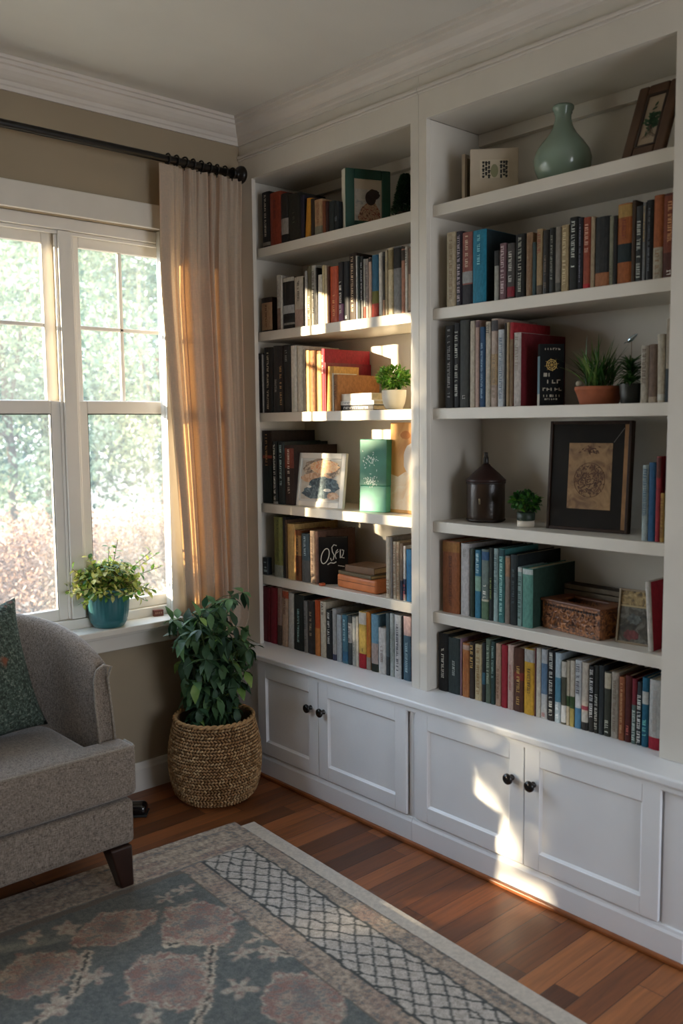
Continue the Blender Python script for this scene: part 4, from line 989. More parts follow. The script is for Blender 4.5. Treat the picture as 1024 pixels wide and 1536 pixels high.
for j in range(NV+1):
    t = j/NV; z = lerp(ztop, zbot, t)
    xl = lerp(-.424, -.345, sm(t*1.25)); xr = lerp(-.062, -.048, t)
    am = .010+.016*sm(t*3); yb = lerp(lerp(-.088, -.064, sm(t*5)), -.052, sm((t-.68)*3.6)); am = lerp(min(am, .021), .014, sm((t-.68)*3.6))
    for i in range(NU+1):
        s = i/NU
        x = lerp(xl, lerp(xr, -.128, sm((.62-z)*8)), s)
        k = max(0, (s-.15)/.85)
        fold = math.sin(2*PI*(k*6.2+.28*math.sin(3.3*PI*k+.6)+.10*math.sin(7*PI*k)) + .8*math.sin(2.2*t+4*k))
        fold = (abs(fold)**.75)*math.copysign(1, fold)
        f2 = .30*math.sin(2*PI*(k*13+.4*t)+1.3+2*math.sin(5*k))*(1-.55*t)
        top = math.exp(-(t*16)**2)*.5*math.sin(2*PI*k*19)
        a_ = am*min(1, k*7) 
        y = yb + a_*(fold+f2+top) - .006*(1-min(1, k*7))
        x += .006*math.cos(2*PI*k*6.2+.6)*min(1, k*5)*(1-abs(2*s-1)**6)
        vs.append((x+.2, y+.09, z-2.34))
fs = [(j*(NU+1)+i, (j+1)*(NU+1)+i, (j+1)*(NU+1)+i+1, j*(NU+1)+i+1) for j in range(NV) for i in range(NU)]
mb = MB(); mb.add(vs, fs); mb.build('panel', LINEN, cu, smooth=True)
# double-thick side hem behind the leading edge
hv = []; hs = 26
for j in range(NV+1):
    for i in range(hs+1): p = vs[j*(NU+1)+i]; hv.append((p[0], p[1]+.0035, p[2]))
hm = MB(); hm.add(hv, [(j*(hs+1)+i, (j+1)*(hs+1)+i, (j+1)*(hs+1)+i+1, j*(hs+1)+i+1) for j in range(NV) for i in range(hs)]); hm.build('side_hem', mat('b8aa98', .95, key='linen_hem'), cu, smooth=True)
rod = thing('curtain_rod', 'black metal curtain rod above the window', 'curtain rod', (-1.0, -.09, 2.372))
MB().tube([(-1.3+.1*i, 0, 0) for i in range(23)], .0135, 16).build('pole', BLACK, rod, smooth=True)
f_ = MB(); f_.X = Matrix.Translation((.905, 0, 0)) @ Matrix.Rotation(PI/2, 4, 'Y')
f_.lathe([(.0165, 0), (.018, .008), (.015, .014), (.020, .020), (.030, .026), (.034, .034), (.034, .042), (.030, .048), (.016, .052), (.001, .053)], 28); f_.build('finial', BLACK, rod, smooth=True)
mb = MB().tube([(.78, .088, -.002), (.78, .03, -.010), (.78, 0, -.016)], .006, 8).lathe([(.001, 0), (.022, 0), (.022, .003)], 12, c=(.78, .086), z0=-.004); mb.build('bracket', BLACK, rod)
for i in range(9):
    x = -.385+.036*i; r_ = MB(); r_.X = Matrix.Translation((x+.2, 0, .034)) @ Matrix.Rotation(R(rn.uniform(-14, 14)), 4, 'Z')
    r_.tube([(0, .0185*math.cos(a), .0185*math.sin(a)-.001) for a in [2*PI*k/16 for k in range(17)]], .0034, 6, caps=False); r_.tube([(0, 0, -.019), (0, .002, -.030)], .002, 5)
    r_.build('ring', BLACK, cu, smooth=True)

# ------------------------------------------------------------------ window sill things
zs = .6645
sp = thing('potted_plant', 'variegated yellow-green bushy plant in a ribbed teal pot on the window sill', 'plant', (-.640, -.004, zs))
TP = mat('2c6a70', .4, .08, 10, key='teal_glaze', coat=.3)
PS = .94
prof = [(.056, 0), (.060, .003), (.066, .012), (.072, .022), (.070, .026), (.073, .030), (.078, .06), (.081, .10), (.083, .13), (.083, .134), (.085, .136), (.085, .146), (.079, .146), (.077, .136)]
prof = [(r_*PS, z_) for r_, z_ in prof]
MB().lathe(prof, 120, wob=lambda a, z: .016*math.sin(a*30)*(1 if .034 < z < .128 else 0)).build('pot', TP, sp, smooth=True)
MB().lathe([(.077*PS, .132), (.03, .138), (.001, .139)], 24, caps=False).build('soil', mat('2c2018', .95, .3, 60, .6, 150), sp, smooth=True)
VM = [leafmat('4c7c24', 'c8c860', .4, 60), leafmat('2e5a1e', '5c8c30', .4, 30), leafmat('b8b850', 'e8e49c', .4, 50), leafmat('3c6c28', '80a040', .4, 40)]
rn = random.Random(31); mb = MB(); stm = MB()
def sprig(mb, stm, base, d, L, n, l0, w0):
    d = Vector(d).normalized(); pts = [Vector(base)+d*L*t+Vector((0, 0, -.12*L*t*t)) for t in (0, .33, .66, 1)]; stm.tube(pts, .0013, 5)
    for i in range(n):
        t = (i+1)/n; p = Vector(base)+d*L*t+Vector((0, 0, -.12*L*t*t)); a = i*2.4+rn.uniform(-.4, .4)
        q = d.orthogonal().normalized(); q.rotate(Matrix.Rotation(a, 3, d)); dd = (q+d*rn.uniform(.2, .8)).normalized()
        k = rn.uniform(.75, 1.25); mb.mi = rn.choice([0, 0, 1, 2, 2, 3]); mb.leaf(p, dd, (rn.gauss(0, .3), rn.gauss(0, .3)-.3, 1), l0*k, w0*k, rn.uniform(0, .4))
for i in range(190):
    a = rn.uniform(0, 2*PI); el = rn.uniform(-.15, 1.25); d = (math.cos(a)*math.cos(el)*1.15, math.sin(a)*math.cos(el)*.62, math.sin(el)*.9)
    sprig(mb, stm, (rn.gauss(0, .03), rn.gauss(0, .022), .145), d, rn.uniform(.06, .125), rn.randrange(7, 12), .028, .017)
for d, L in (((-.9, -.3, .15), .15), ((.75, -.1, .75), .20), ((.95, -.1, .42), .19), ((.2, 0, 1), .20), ((.05, 0, 1), .17), ((-.4, 0, .95), .15), ((.8, -.3, -.05), .13), ((.7, -.5, -.35), .11), ((-.8, -.3, -.3), .10), ((.85, 0, .62), .21)):
    sprig(mb, stm, (d[0]*.04, d[1]*.02, .145), d, L, 15, .026, .015)
mb.build('foliage', VM, sp, smooth=True); stm.build('stem', mat('6a5c34', .6), sp)
o = thing('wooden_block', 'small reddish brown block with lettering on the window sill', 'block', (-.440, .012, zs), R(-8))
MB().box(0, .040, 0, .014, 0, .024).build('block', mat('6b3326', .5, .15, 40), o, bevel=.0012)
mb = MB(); [mb.box(.006+i*.0075, .010+i*.0075, -.0006, 0, .009, .016) for i in range(4)]; mb.build('lettering', mat('b08c74', .5), o)

# ------------------------------------------------------------------ basket with tall plant
bc = (-.345, -.243)
bk = thing('woven_basket', 'round woven seagrass basket on the floor in the corner', 'basket', (bc[0], bc[1], .001))
prof = [(.120, .004), (.140, .012), (.155, .035), (.166, .075), (.172, .12), (.173, .165), (.169, .21), (.161, .25), (.152, .285), (.147, .305)]
def rad_at(z):
    for (r0, z0_), (r1, z1_) in zip(prof, prof[1:]):
        if z <= z1_: return lerp(r0, r1, (z-z0_)/(z1_-z0_))
    return prof[-1][0]
MB().lathe([(r_-.006, z) for r_, z in prof]+[(prof[-1][0]-.014, .306), (prof[-1][0]-.018, .20)], 64).build('liner', mat('5c4228', .9), bk, smooth=True)
mb = MB(); rn = random.Random(17); nr = 27; z = .008
import itertools
unit = []
for a_, zz in ((0, -1), (1, -.45), (1, .45), (0, 1)):
    if a_ == 0: unit.append([(0, 0, zz)])
    else: unit.append([(math.cos(2*PI*k/5)*.85, math.sin(2*PI*k/5)*.85, zz) for k in range(5)])
flat = [p for q in unit for p in q]
uf = [(0, 1+(k+1) % 5, 1+k) for k in range(5)]+[(1+k, 1+(k+1) % 5, 6+(k+1) % 5, 6+k) for k in range(5)]+[(11, 6+k, 6+(k+1) % 5) for k in range(5)]
for rI in range(nr):
    z = .010+rI*.297/(nr-1); r_ = rad_at(z)+.001; cnt = int(2*PI*r_/.0125)
    for k in range(cnt):
        a = 2*PI*(k+.5*(rI % 2))/cnt; tilt = R(34 if rI % 2 else -34)+rn.gauss(0, .12)
        u_ = Vector((-math.sin(a), math.cos(a), 0)); n_ = Vector((math.cos(a), math.sin(a), 0)); zz = Vector((0, 0, 1))
        ax = (u_*math.cos(tilt)+zz*math.sin(tilt)); bx = n_; cx_ = ax.cross(bx); c = Vector((r_*math.cos(a), r_*math.sin(a), z)); mb.mi = rn.choice([0, 0, 1, 2])
        mb.add([c+ax*p[2]*.0088+bx*p[0]*.0048+cx_*p[1]*.0046 for p in flat], uf)
mb.build('weave', [mat('a27c52', .8, .2, 50, key='seagrass'), mat('86623a', .8, .2, 50, key='seagrass'), mat('b8966a', .8, .2, 50, key='seagrass')], bk, smooth=True)
rm = MB()
for q in range(2):
    path = [((.146+.0045*math.cos(18*a+q*PI))*math.cos(a), (.146+.0045*math.cos(18*a+q*PI))*math.sin(a), .309+.0045*math.sin(18*a+q*PI)) for a in [2*PI*k/216 for k in range(217)]]; rm.tube(path, .0052, 7, caps=False)
rm.build('rim', mat('a98457', .8, .2, 50, key='seagrass'), bk, smooth=True)
pl = thing('tall_plant', 'tall leafy green floor plant growing in the woven basket', 'plant', (bc[0], bc[1], .25))
MB().lathe([(.138, .0), (.136, .004), (.05, .012), (.001, .014)], 28, caps=False).build('soil', mat('1f1812', .95, .3, 60, .6, 120), pl, smooth=True)
TM = [leafmat('2c4c2c', '48684a', .25, 12, .55), leafmat('3e6238', '628454', .25, 12, .55), leafmat('203a26', '36543a', .25, 12, .55), leafmat('6f9444', '98b060', .3, 12, .55)]
rn = random.Random(41); mb = MB(); stm = MB()
def whorl(c, d, n, L, W, mb):
    d = Vector(d).normalized()
    for k in range(n):
        a = 2*PI*k/n+rn.uniform(-.25, .25); q = d.orthogonal().normalized(); q.rotate(Matrix.Rotation(a, 3, d)); dd = (q*1.0+d*rn.uniform(.05, .5)+Vector((0, 0, -.35))).normalized()
        kk = rn.uniform(.75, 1.2); mb.mi = rn.choices([0, 1, 2, 3], [4, 3, 3, 1])[0]; mb.leaf(c, dd, Vector((0, 0, 1))+q*.2, L*kk, W*kk, rn.uniform(.25, .7), .10, segs=4)
stems = []
for i in range(16):
    a = 2*PI*i/16+rn.uniform(-.2, .2); r0 = rn.uniform(.005, .04); hh = rn.uniform(.30, .50); lean = rn.uniform(.02, .12)
    P = [Vector((r0*math.cos(a)+lean*math.cos(a)*t*t, r0*math.sin(a)+lean*math.sin(a)*t*t, .005+hh*t)) for t in [k/6 for k in range(7)]]; stm.tube(P, [.0045-.0004*k for k in range(7)], 7)
    for k in range(13):
        t = .05+.95*k/12; idx = min(5, int(t*6)); p = P[idx].lerp(P[idx+1], t*6-idx); b = k*2.4+i; out = Vector((math.cos(b), math.sin(b), .35)).normalized(); L = rn.uniform(.03, .08)
        e = p+out*L
        if abs(e.x) > .15 or e.y > .10 or math.hypot(e.x, e.y) > .16 : e = p+out*L*.4
        stm.tube([p, (p+e)/2+Vector((0, 0, .008)), e], .0014, 5); whorl(e, out, rn.choice([3, 4, 5]), .064, .030, mb)
    whorl(P[-1], (0, 0, 1), 6, .06, .026, mb)
mb.build('foliage', TM, pl, smooth=True); stm.build('stem', mat('46582c', .6), pl)

# ------------------------------------------------------------------ armchair
def fabric(h1, h2, key, sc=1):
    m = bpy.data.materials.new(key); m.use_nodes = True; nt = m.node_tree; L = nt.links; b = nt.nodes['Principled BSDF']; b.inputs['Roughness'].default_value = .95; b.inputs['Specular IOR Level'].default_value = .15
    b.inputs['Sheen Weight'].default_value = .35; b.inputs['Sheen Roughness'].default_value = .4
    tc = N(nt, 'ShaderNodeTexCoord'); outs = []
    for s_ in ((90, 420, 420), (420, 420, 90), (420, 90, 420)):
        mp = N(nt, 'ShaderNodeMapping'); mp.inputs['Scale'].default_value = [q*sc for q in s_]; L.new(tc.outputs['Object'], mp.inputs[0])
        n1 = N(nt, 'ShaderNodeTexNoise', Scale=1.0, Detail=3.0); L.new(mp.outputs[0], n1.inputs['Vector']); outs.append(n1.outputs[0])
    a1 = N(nt, 'ShaderNodeMath', operation='ADD'); L.new(outs[0], a1.inputs[0]); L.new(outs[1], a1.inputs[1])
    a2 = N(nt, 'ShaderNodeMath', operation='ADD'); L.new(a1.outputs[0], a2.inputs[0]); L.new(outs[2], a2.inputs[1])
    cr = N(nt, 'ShaderNodeValToRGB'); e = cr.color_ramp.elements; e[0].position = .36; e[1].position = .60; e[0].color = hexc(h1); e[1].color = hexc(h2)
    dv = N(nt, 'ShaderNodeMath', operation='DIVIDE'); dv.inputs[1].default_value = 3; L.new(a2.outputs[0], dv.inputs[0]); L.new(dv.outputs[0], cr.inputs[0]); L.new(cr.outputs[0], b.inputs['Base Color'])
    bp = N(nt, 'ShaderNodeBump', Strength=.6, Distance=.0015); L.new(dv.outputs[0], bp.inputs['Height']); L.new(bp.outputs[0], b.inputs['Normal'])
    return m
TW = fabric('453b32', '9c8f82', 'tweed'); PIP = fabric('6e655a', 'a3988a', 'piping_tweed')
ch = thing('armchair', 'grey beige tweed armchair with a rounded back in front of the window', 'armchair', (-1.30, -.4, .0125))
CX, CY = -1.30, -.4; CZ = .0125
path = [(-.318, -.575), (-.305, -.50), (-.292, -.42), (-.276, -.34), (-.25, -.285), (-.205, -.245), (-.14, -.222), (-.07, -.21), (0, -.207)]
path = [(-x, y) for x, y in path][:]     # right arm, going back to the centre line
path = path+[(-x, y) for x, y in path[::-1][1:]]
ztops = [.665, .70, .735, .765, .79, .808, .82, .828, .83]; ztops = ztops+ztops[::-1][1:]
vs = []; sec = 10; n = len(path)
for i, ((x, y), zt) in enumerate(zip(path, ztops)):
    a = Vector(path[max(0, i-1)]); b = Vector(path[min(n-1, i+1)]); t_ = (b-a).normalized(); nn = Vector((t_.y, -t_.x))
    if nn.dot(Vector((x, y+.45))) < 0: nn = -nn
    fl = .018; th = .048; sl = .065*max(0, (-y-.40)/.175)
    S = [(0, .20), (.0, .44), (fl*.35, lerp(.44, zt, .5)), (fl*.9, zt-.035), (fl+.012, zt-.010), (fl+.04, zt), (fl+.068, zt-.010), (fl+th, zt-.04), (fl*.6+th, .42), (th, .148)]
    for d, z in S: vs.append((x+nn.x*d-0, y+nn.y*d-CY+sl*max(0, (z-.44)/.23), z-CZ))
fs = [(i*sec+k, (i+1)*sec+k, (i+1)*sec+k+1, i*sec+k+1) for i in range(n-1) for k in range(sec-1)]+[(i*sec+sec-1, (i+1)*sec+sec-1, (i+1)*sec, i*sec) for i in range(n-1)]
fs += [tuple(range(sec))[::1], tuple(range((n-1)*sec, n*sec))[::-1]]
mb = MB(); mb.add(vs, fs); o = mb.build('back_and_arms', TW, ch, smooth=True, sub=2)
cm = o.modifiers; b_ = o.modifiers.new('edge', 'BEVEL'); b_.width = .008; b_.segments = 3; b_.limit_method = 'ANGLE'; b_.angle_limit = R(60); o.modifiers.move(1, 0)
for s_ in (0, (n-1)*sec):
    MB().tube([Vector(vs[s_+k])+Vector((0, -.003, 0)) for k in range(1, 9)], .0042, 8).build('arm_welt', PIP, ch, smooth=True)
# base rail, seat cushion
MB().rbox((0, -.004, .212-CZ), (.385, .250, .069), .018).build('seat_base', TW, ch, smooth=True)
MB().rbox((0, -.245+.0, .366-CZ), (.402, .028, .079), .024, crown=.0).build('cushion_front', TW, ch, smooth=True) if False else None
sc_ = MB().rbox((0, .0, .3675-CZ), (.288, .245, .080), .030, crown=.012)
sc_.rbox((0, -.2, .3655-CZ), (.402, .052, .080), .024, crown=.004).build('seat_cushion', TW, ch, smooth=True)
yf = -.252-.0
MB().tube([(-.395+.79*i/20, yf+.010, .4385-CZ+.0035*math.sin(PI*i/20)) for i in range(21)]+[(.400, yf+.03, .437-CZ), (.402, -.17, .437-CZ)], .0042, 8).build('cushion_welt', PIP, ch, smooth=True)
LM = mat('2e1a12', .3, .25, 14, key='walnut_leg')
for (x, y, sx, sy) in ((.335, -.222, 1, -1), (-.335, -.222, -1, -1), (.31, .15, 1, 1), (-.31, .15, -1, 1)):
    mb = MB(); a, b = .036, .021; ox_, oy_ = .018*sx, .014*sy
    mb.add([(x-a, y-a, .142-CZ), (x+a, y-a, .142-CZ), (x+a, y+a, .142-CZ), (x-a, y+a, .142-CZ), (x+ox_-b, y+oy_-b, .0), (x+ox_+b, y+oy_-b, .0), (x+ox_+b, y+oy_+b, .0), (x+ox_-b, y+oy_+b, .0)], [(0, 1, 2, 3), (7, 6, 5, 4), (0, 4, 5, 1), (1, 5, 6, 2), (2, 6, 7, 3), (3, 7, 4, 0)])
    if y > 0: mb.v = [(p[0], p[1], p[2]-(CZ if p[2] < .05 else 0)) for p in mb.v]
    mb.build('leg', LM, ch, bevel=.006, segs=3)
# pillow
def pillow(name, label, loc, rot, hw, hh, th, m):
    mb = MB(); n = 26; F = []
    for sgn in (-1, 1):
        n0 = len(mb.v); vs = []
        for i in range(n+1):
            for j in range(n+1):
                u = -1+2*i/n; v = -1+2*j/n; e = (max(0, (1-abs(u)**2.4))*max(0, (1-abs(v)**2.4)))**.55
                px = hw*u*(1-.07*(1-v*v)*abs(u)**3+.03*abs(v)**4); pz = hh*v*(1-.07*(1-u*u)*abs(v)**3+.03*abs(u)**4)
                vs.append((px, sgn*th*e, pz))
        fs = [(i*(n+1)+j, (i+1)*(n+1)+j, (i+1)*(n+1)+j+1, i*(n+1)+j+1) for i in range(n) for j in range(n)]
        if sgn > 0: fs = [f[::-1] for f in fs]
        mb.add(vs, fs)
    o = mb.build(name, m, None, smooth=True, weld=True, loc=loc); o.rotation_euler = rot; return tag(o, label, 'pillow')
def knit():
    m = noise_art([(.30, '20281f'), (.48, '39463c'), (.60, '55655a'), (.72, '8a8c80')], 130, 'green_knit', 3, .8, .95)
    nt = m.node_tree; L = nt.links; b = nt.nodes['Principled BSDF']; tc = N(nt, 'ShaderNodeTexCoord')
    n1 = N(nt, 'ShaderNodeTexNoise', Scale=14.0, Detail=2.0); L.new(tc.outputs['Object'], n1.inputs['Vector'])
    mr = N(nt, 'ShaderNodeMapRange'); mr.inputs['From Min'].default_value = .66; mr.inputs['From Max'].default_value = .72; L.new(n1.outputs[0], mr.inputs[0])
    src = b.inputs['Base Color'].links[0].from_socket; mx = N(nt, 'ShaderNodeMix', data_type='RGBA'); mx.inputs['B'].default_value = hexc('7c4a34'); L.new(mr.outputs[0], mx.inputs['Factor']); L.new(src, mx.inputs['A']); L.new(mx.outputs['Result'], b.inputs['Base Color'])
    vo = N(nt, 'ShaderNodeTexVoronoi', Scale=170.0); L.new(tc.outputs['Object'], vo.inputs['Vector']); bp = N(nt, 'ShaderNodeBump', Strength=.8, Distance=.003); L.new(vo.outputs['Distance'], bp.inputs['Height']); L.new(bp.outputs[0], b.inputs['Normal'])
    return m
pillow('throw_pillow', 'dark green knitted throw pillow leaning in the armchair', (-1.285, -.345, .652), (R(-14), R(-5), R(8)), .21, .20, .065, knit())
# small black glossy shoe on the floor behind the armchair
sh = thing('shoe', 'small glossy black shoe tip on the floor between armchair and basket', 'shoe', (-.672, -.175, .0008), R(50))
MB().rbox((0, 0, .022), (.032, .062, .021), .018).build('upper', mat('121214', .12, coat=.5, key='patent_leather'), sh, smooth=True)
MB().rbox((0, 0, .004), (.034, .065, .004), .0035).build('sole', mat('1c1c1c', .6), sh, smooth=True)
# ------------------------------------------------------------------ rugs
RO = Vector((-.444, -.516)); ang = math.atan2(-.998, -.06)
def rug(name, label, s0, s1, t0, t1, z, matl, step=None, colf=None, cat='rug', th=.006):
    root_loc = (RO.x, RO.y, 0)
    e1 = Vector((-.998, .06)); e2 = Vector((-.06, -.998))
    if step is None:
        vs = []; 
        for zz in (z-th, z):
            for s, t in ((s0, t0), (s1, t0), (s1, t1), (s0, t1)): p = e1*s+e2*t; vs.append((p.x, p.y, zz))
        mb = MB(); mb.add(vs, [(0, 1, 2, 3), (7, 6, 5, 4), (0, 4, 5, 1), (1, 5, 6, 2), (2, 6, 7, 3), (3, 7, 4, 0)])
        o = mb.build(name, matl, None, loc=root_loc, bevel=.002)
    else:
        ns = int((s1-s0)/step); ntt = int((t1-t0)/step); vs = []; cols = []
        for j in range(ntt+1):
            for i in range(ns+1):
                s = s0+(s1-s0)*i/ns; t = t0+(t1-t0)*j/ntt; p = e1*s+e2*t
                edge = i in (0, ns) or j in (0, ntt)
                vs.append((p.x, p.y, z-th if edge else z)); cols.append(colf(s, t))
        fs = [(j*(ns+1)+i, (j+1)*(ns+1)+i, (j+1)*(ns+1)+i+1, j*(ns+1)+i+1) for j in range(ntt) for i in range(ns)]
        mb = MB(); mb.add(vs, [f[::-1] for f in fs]); o = mb.build(name, matl, None, loc=root_loc, smooth=True)
        ca = o.data.color_attributes.new('pattern', 'FLOAT_COLOR', 'POINT'); flat = []
        for c in cols: flat += list(c)
        ca.data.foreach_set('color', flat)
    return tag(o, label, cat)
from mathutils import noise as mn
def mixc(a, b, t): t = max(0, min(1, t)); return tuple(a[i]*(1-t)+b[i]*t for i in range(3))+(1,)
C_TAN = hexc('baa792'); C_SAND = hexc('c8b69e'); C_GREY = hexc('6c7271'); C_DK = hexc('4a4c48'); C_ROSE = hexc('98756a'); C_TAUPE = hexc('8a796b'); C_BLUE = hexc('5c605d'); C_CREAM = hexc('c6b8a2')
MED = [(.43, .48, .105, .13), (.62, .66, .115, .13), (.40, .94, .11, .125), (.62, .35, .12, .085), (.87, .42, .12, .10), (.95, .78, .13, .12), (.62, 1.12, .12, .12), (.36, 1.38, .09, .11), (.85, 1.25, .12, .12), (1.2, .5, .14, .12), (1.2, .95, .13, .12)]
FLW = [(.372, .29, .045), (.434, .30, .04), (.50, .80, .055), (.417, .684, .045), (.755, .53, .05), (.335, .655, .04), (.727, .27, .05), (.81, .24, .045), (.35, .74, .045), (.72, .76, .045), (.88, .58, .06), (.48, 1.1, .05), (.35, 1.15, .045), (.75, 1.0, .055), (1.05, .62, .05), (1.0, .25, .05), (1.05, 1.1, .06)]
LN = [((.445, .585), (.60, .81)), ((.547, .514), (.445, .585)), ((.60, .81), (.78, .95)), ((.82, .56), (.98, .62)), ((.73, .42), (.82, .56)), ((.30, .80), (.36, .70))]
def segd(p, a, b):
    ax, ay = b[0]-a[0], b[1]-a[1]; t = max(0, min(1, ((p[0]-a[0])*ax+(p[1]-a[1])*ay)/(ax*ax+ay*ay))); return math.hypot(p[0]-a[0]-ax*t, p[1]-a[1]-ay*t)
def rugcol(s, t):
    s = 2.1-s if s > 1.05 else s; t = 2.5-t-.012 if t > 1.244 else t
    n = mn.noise((s*9, t*9, 1)); n2 = .45*mn.noise((s*38, t*38, 5))+.8*mn.noise((s*85, t*85, 15))+.5*mn.noise((s*170, t*170, 25)); n3 = mn.noise((s*95, t*95, 2)); w = .006*mn.noise((s*25, t*25, 9)); n4 = mn.noise((s*20, t*20, 7))
    tan = mixc(mixc(C_TAN, C_TAUPE, .5+n2*1.3), C_ROSE, n*.8+.05)
    m_ = mn.noise((s*130, t*130, 8))*.6+n2*.5; tan = mixc(tan, C_GREY, max(0, min(.8, (m_-.14)*6)))
    ss, tt = s+w, t+w
    if tt < .175:                       # striped far end
        c = tan if (int((tt+.4)/.028) % 2) else mixc(C_SAND, C_TAUPE, .5+n2)
        if abs(tt-.03) < .003 or abs(tt-.172) < .003: c = mixc(C_GREY, tan, .3)
        if ss < .07: c = tan
        return c
    if ss < .068: return mixc(C_DK, tan, .3) if abs(ss-.008) < .003 else tan
    if ss < .076: return C_DK
    if ss < .238:
        u = (ss-.076+.004*n4)/.052; v = (tt-.175+.006*n4)/.070; a = abs(((u+v+.12*n) % 1)-.5); b = abs(((u-v+.12*n) % 1)-.5); 
        g = max(a, b)
        ba = mixc(hexc('c8beb2'), hexc('aca296'), .5+n2*1.5)
        return C_DK if g > .425-.03*n2 else ba
    if ss < .246: return C_DK
    if ss < .318: return tan
    if ss < .322 or tt < .20: return mixc(C_TAUPE, C_DK, .5)
    m1 = mn.noise((s*60, t*60, 3)); m2 = mn.noise((s*140, t*140, 4))
    mot = m1*.9+m2*.9+n2*.5
    fld = mixc(C_BLUE, hexc('747670'), .45+n2*1.0+m2*.5)
    c = fld
    for (a, b) in LN:
        d = segd((ss+.010*m1, tt+.010*n2), a, b)
        if d < .015: c = mixc(C_CREAM, C_TAUPE, .35+mot)
        if d < .004: c = C_DK
    for (x, y, r) in FLW:
        dx, dy = s-x, t-y; d = math.hypot(dx, dy); a = math.atan2(dy, dx); f = r*(.66+.26*math.cos(a*5+x*40)+.45*n4+.35*m1)
        if d < f: c = mixc(c, mixc(C_CREAM, C_ROSE, .25+mot), min(1, (f-d)/.010)*.75)
    for (x, y, a, b) in MED:
        dx, dy = abs(s-x)/a, abs(t-y)/b; d = (dx**1.3+dy**1.3)**(1/1.3)*.94+.24*n4+.10*n2+.16*m1
        if d < 1.04:
            core = mixc(mixc(C_ROSE, C_TAN, .5+1.1*mot+.8*n4), C_GREY, max(0, min(.75, (mot-.10)*4)))
            if d > .90: core = mixc(core, C_CREAM, .45+mot)
            if d < .33: core = mixc(core, C_GREY, .45)
            c = mixc(c, core, min(.92, (1.04-d)/.09))
    return c
RM = bpy.data.materials.new('wool_rug'); RM.use_nodes = True; nt = RM.node_tree; L = nt.links; b = nt.nodes['Principled BSDF']; b.inputs['Roughness'].default_value = 1; b.inputs['Specular IOR Level'].default_value = .05; b.inputs['Sheen Weight'].default_value = .15
at_ = N(nt, 'ShaderNodeVertexColor', layer_name='pattern'); tc = N(nt, 'ShaderNodeTexCoord'); n1 = N(nt, 'ShaderNodeTexNoise', Scale=330.0, Detail=2.0); L.new(tc.outputs['Object'], n1.inputs['Vector'])
mr = N(nt, 'ShaderNodeMapRange'); mr.inputs['From Min'].default_value = .3; mr.inputs['From Max'].default_value = .7; mr.inputs['To Min'].default_value = .62; mr.inputs['To Max'].default_value = 1.3; L.new(n1.outputs[0], mr.inputs[0])
vm = N(nt, 'ShaderNodeVectorMath', operation='SCALE'); L.new(at_.outputs[0], vm.inputs[0]); L.new(mr.outputs[0], vm.inputs['Scale']); L.new(vm.outputs[0], b.inputs['Base Color'])
bp = N(nt, 'ShaderNodeBump', Strength=.7, Distance=.003); L.new(n1.outputs[0], bp.inputs['Height']); L.new(bp.outputs[0], b.inputs['Normal'])
rug('patterned_rug', 'large faded grey blue and tan patterned area rug under the armchair', 0, 2.1, -.012, 2.5, .012, RM, .0045, rugcol, th=.006)
rug('under_rug', 'plain cream rug showing beyond the edge of the patterned rug', -.058, 2.05, .022, 2.53, .0055, mat('c4b9aa', .98, .10, 90, .8, 300, key='cream_wool'), th=.005)

# ------------------------------------------------------------------ outdoors
gm = mat('8c8270', .95, .2, 2, .4, 20, key='dry_ground')
struct(MB().box(-16, 26, .2, 40, -.62, -.5), 'ground', gm)
def cards(mb, pts, size, rn, toward=None):
    for p in pts:
        n = Vector((rn.gauss(0, 1), rn.gauss(0, 1), rn.gauss(0, 1))).normalized()
        if toward is not None: n = (n*.6+toward).normalized()
        u = n.orthogonal().normalized(); u.rotate(Matrix.Rotation(rn.uniform(0, PI), 3, n)); v = n.cross(u); s = size*rn.uniform(.6, 1.3)
        P = Vector(p); mb.mi = rn.randrange(3)
        mb.add([P-u*s*.5, P+v*s*.28, P+u*s*.5+n*s*.08, P-v*s*.28], [(0, 1, 2, 3)])
def tree(name, label, loc, blobs, n, size, mats, seed, trunk, cat='tree', group=None):
    rn = random.Random(seed); root = thing(name, label, cat, loc, group=group); pts = []; tot = sum(b[3]**2 for b in blobs)
    for (x, y, z, r, sq) in blobs:
        cn = []
        for i in range(max(12, int(70*r*r)) if cat == 'tree' else 60):
            d = Vector((rn.gauss(0, 1), rn.gauss(0, 1), rn.gauss(0, 1))).normalized(); q = r*rn.uniform(.35, 1.0); cn.append((x+d.x*q, y+d.y*q, z+d.z*q*sq))
        cs_ = r*.13 if cat == 'tree' else r*.2
        for i in range(int(n*r*r/tot)):
            c = rn.choice(cn); pts.append((c[0]+rn.gauss(0, cs_), c[1]+rn.gauss(0, cs_), c[2]+rn.gauss(0, cs_*.7)))
    mb = MB(); cards(mb, pts, size, rn); mb.build('crown' if cat == 'tree' else 'foliage', mats, root)
    st_ = MB(); h, r = trunk
    st_.tube([(0, 0, 0), (.08*h*.3, 0, h*.5), (0, .05, h)], [r, r*.8, r*.5], 8)
    for (x, y, z, q, sq) in blobs: st_.tube([(0, 0, h*.6), (x*.5, y*.5, lerp(h*.7, z, .6)), (x*.9, y*.9, z)], [r*.4, r*.25, r*.1], 6)
    st_.build('trunk', mat('5c5044', .9, .3, 8, key='bark'), root); return root
TL1 = [leafmat('6c7c62', '8c9c7e', .45, 2), leafmat('586a54', '78886c', .45, 2), leafmat('88947a', 'a8b098', .45, 2)]
TL2 = [leafmat('3e5248', '586e62', .4, 2), leafmat('344840', '4c6458', .4, 2), leafmat('5c7468', '748a7e', .4, 2)]
BR = [leafmat('86664c', 'a08064', .4, 3), leafmat('a08068', 'b89c84', .4, 3), leafmat('6c503e', '8c6e58', .4, 3)]
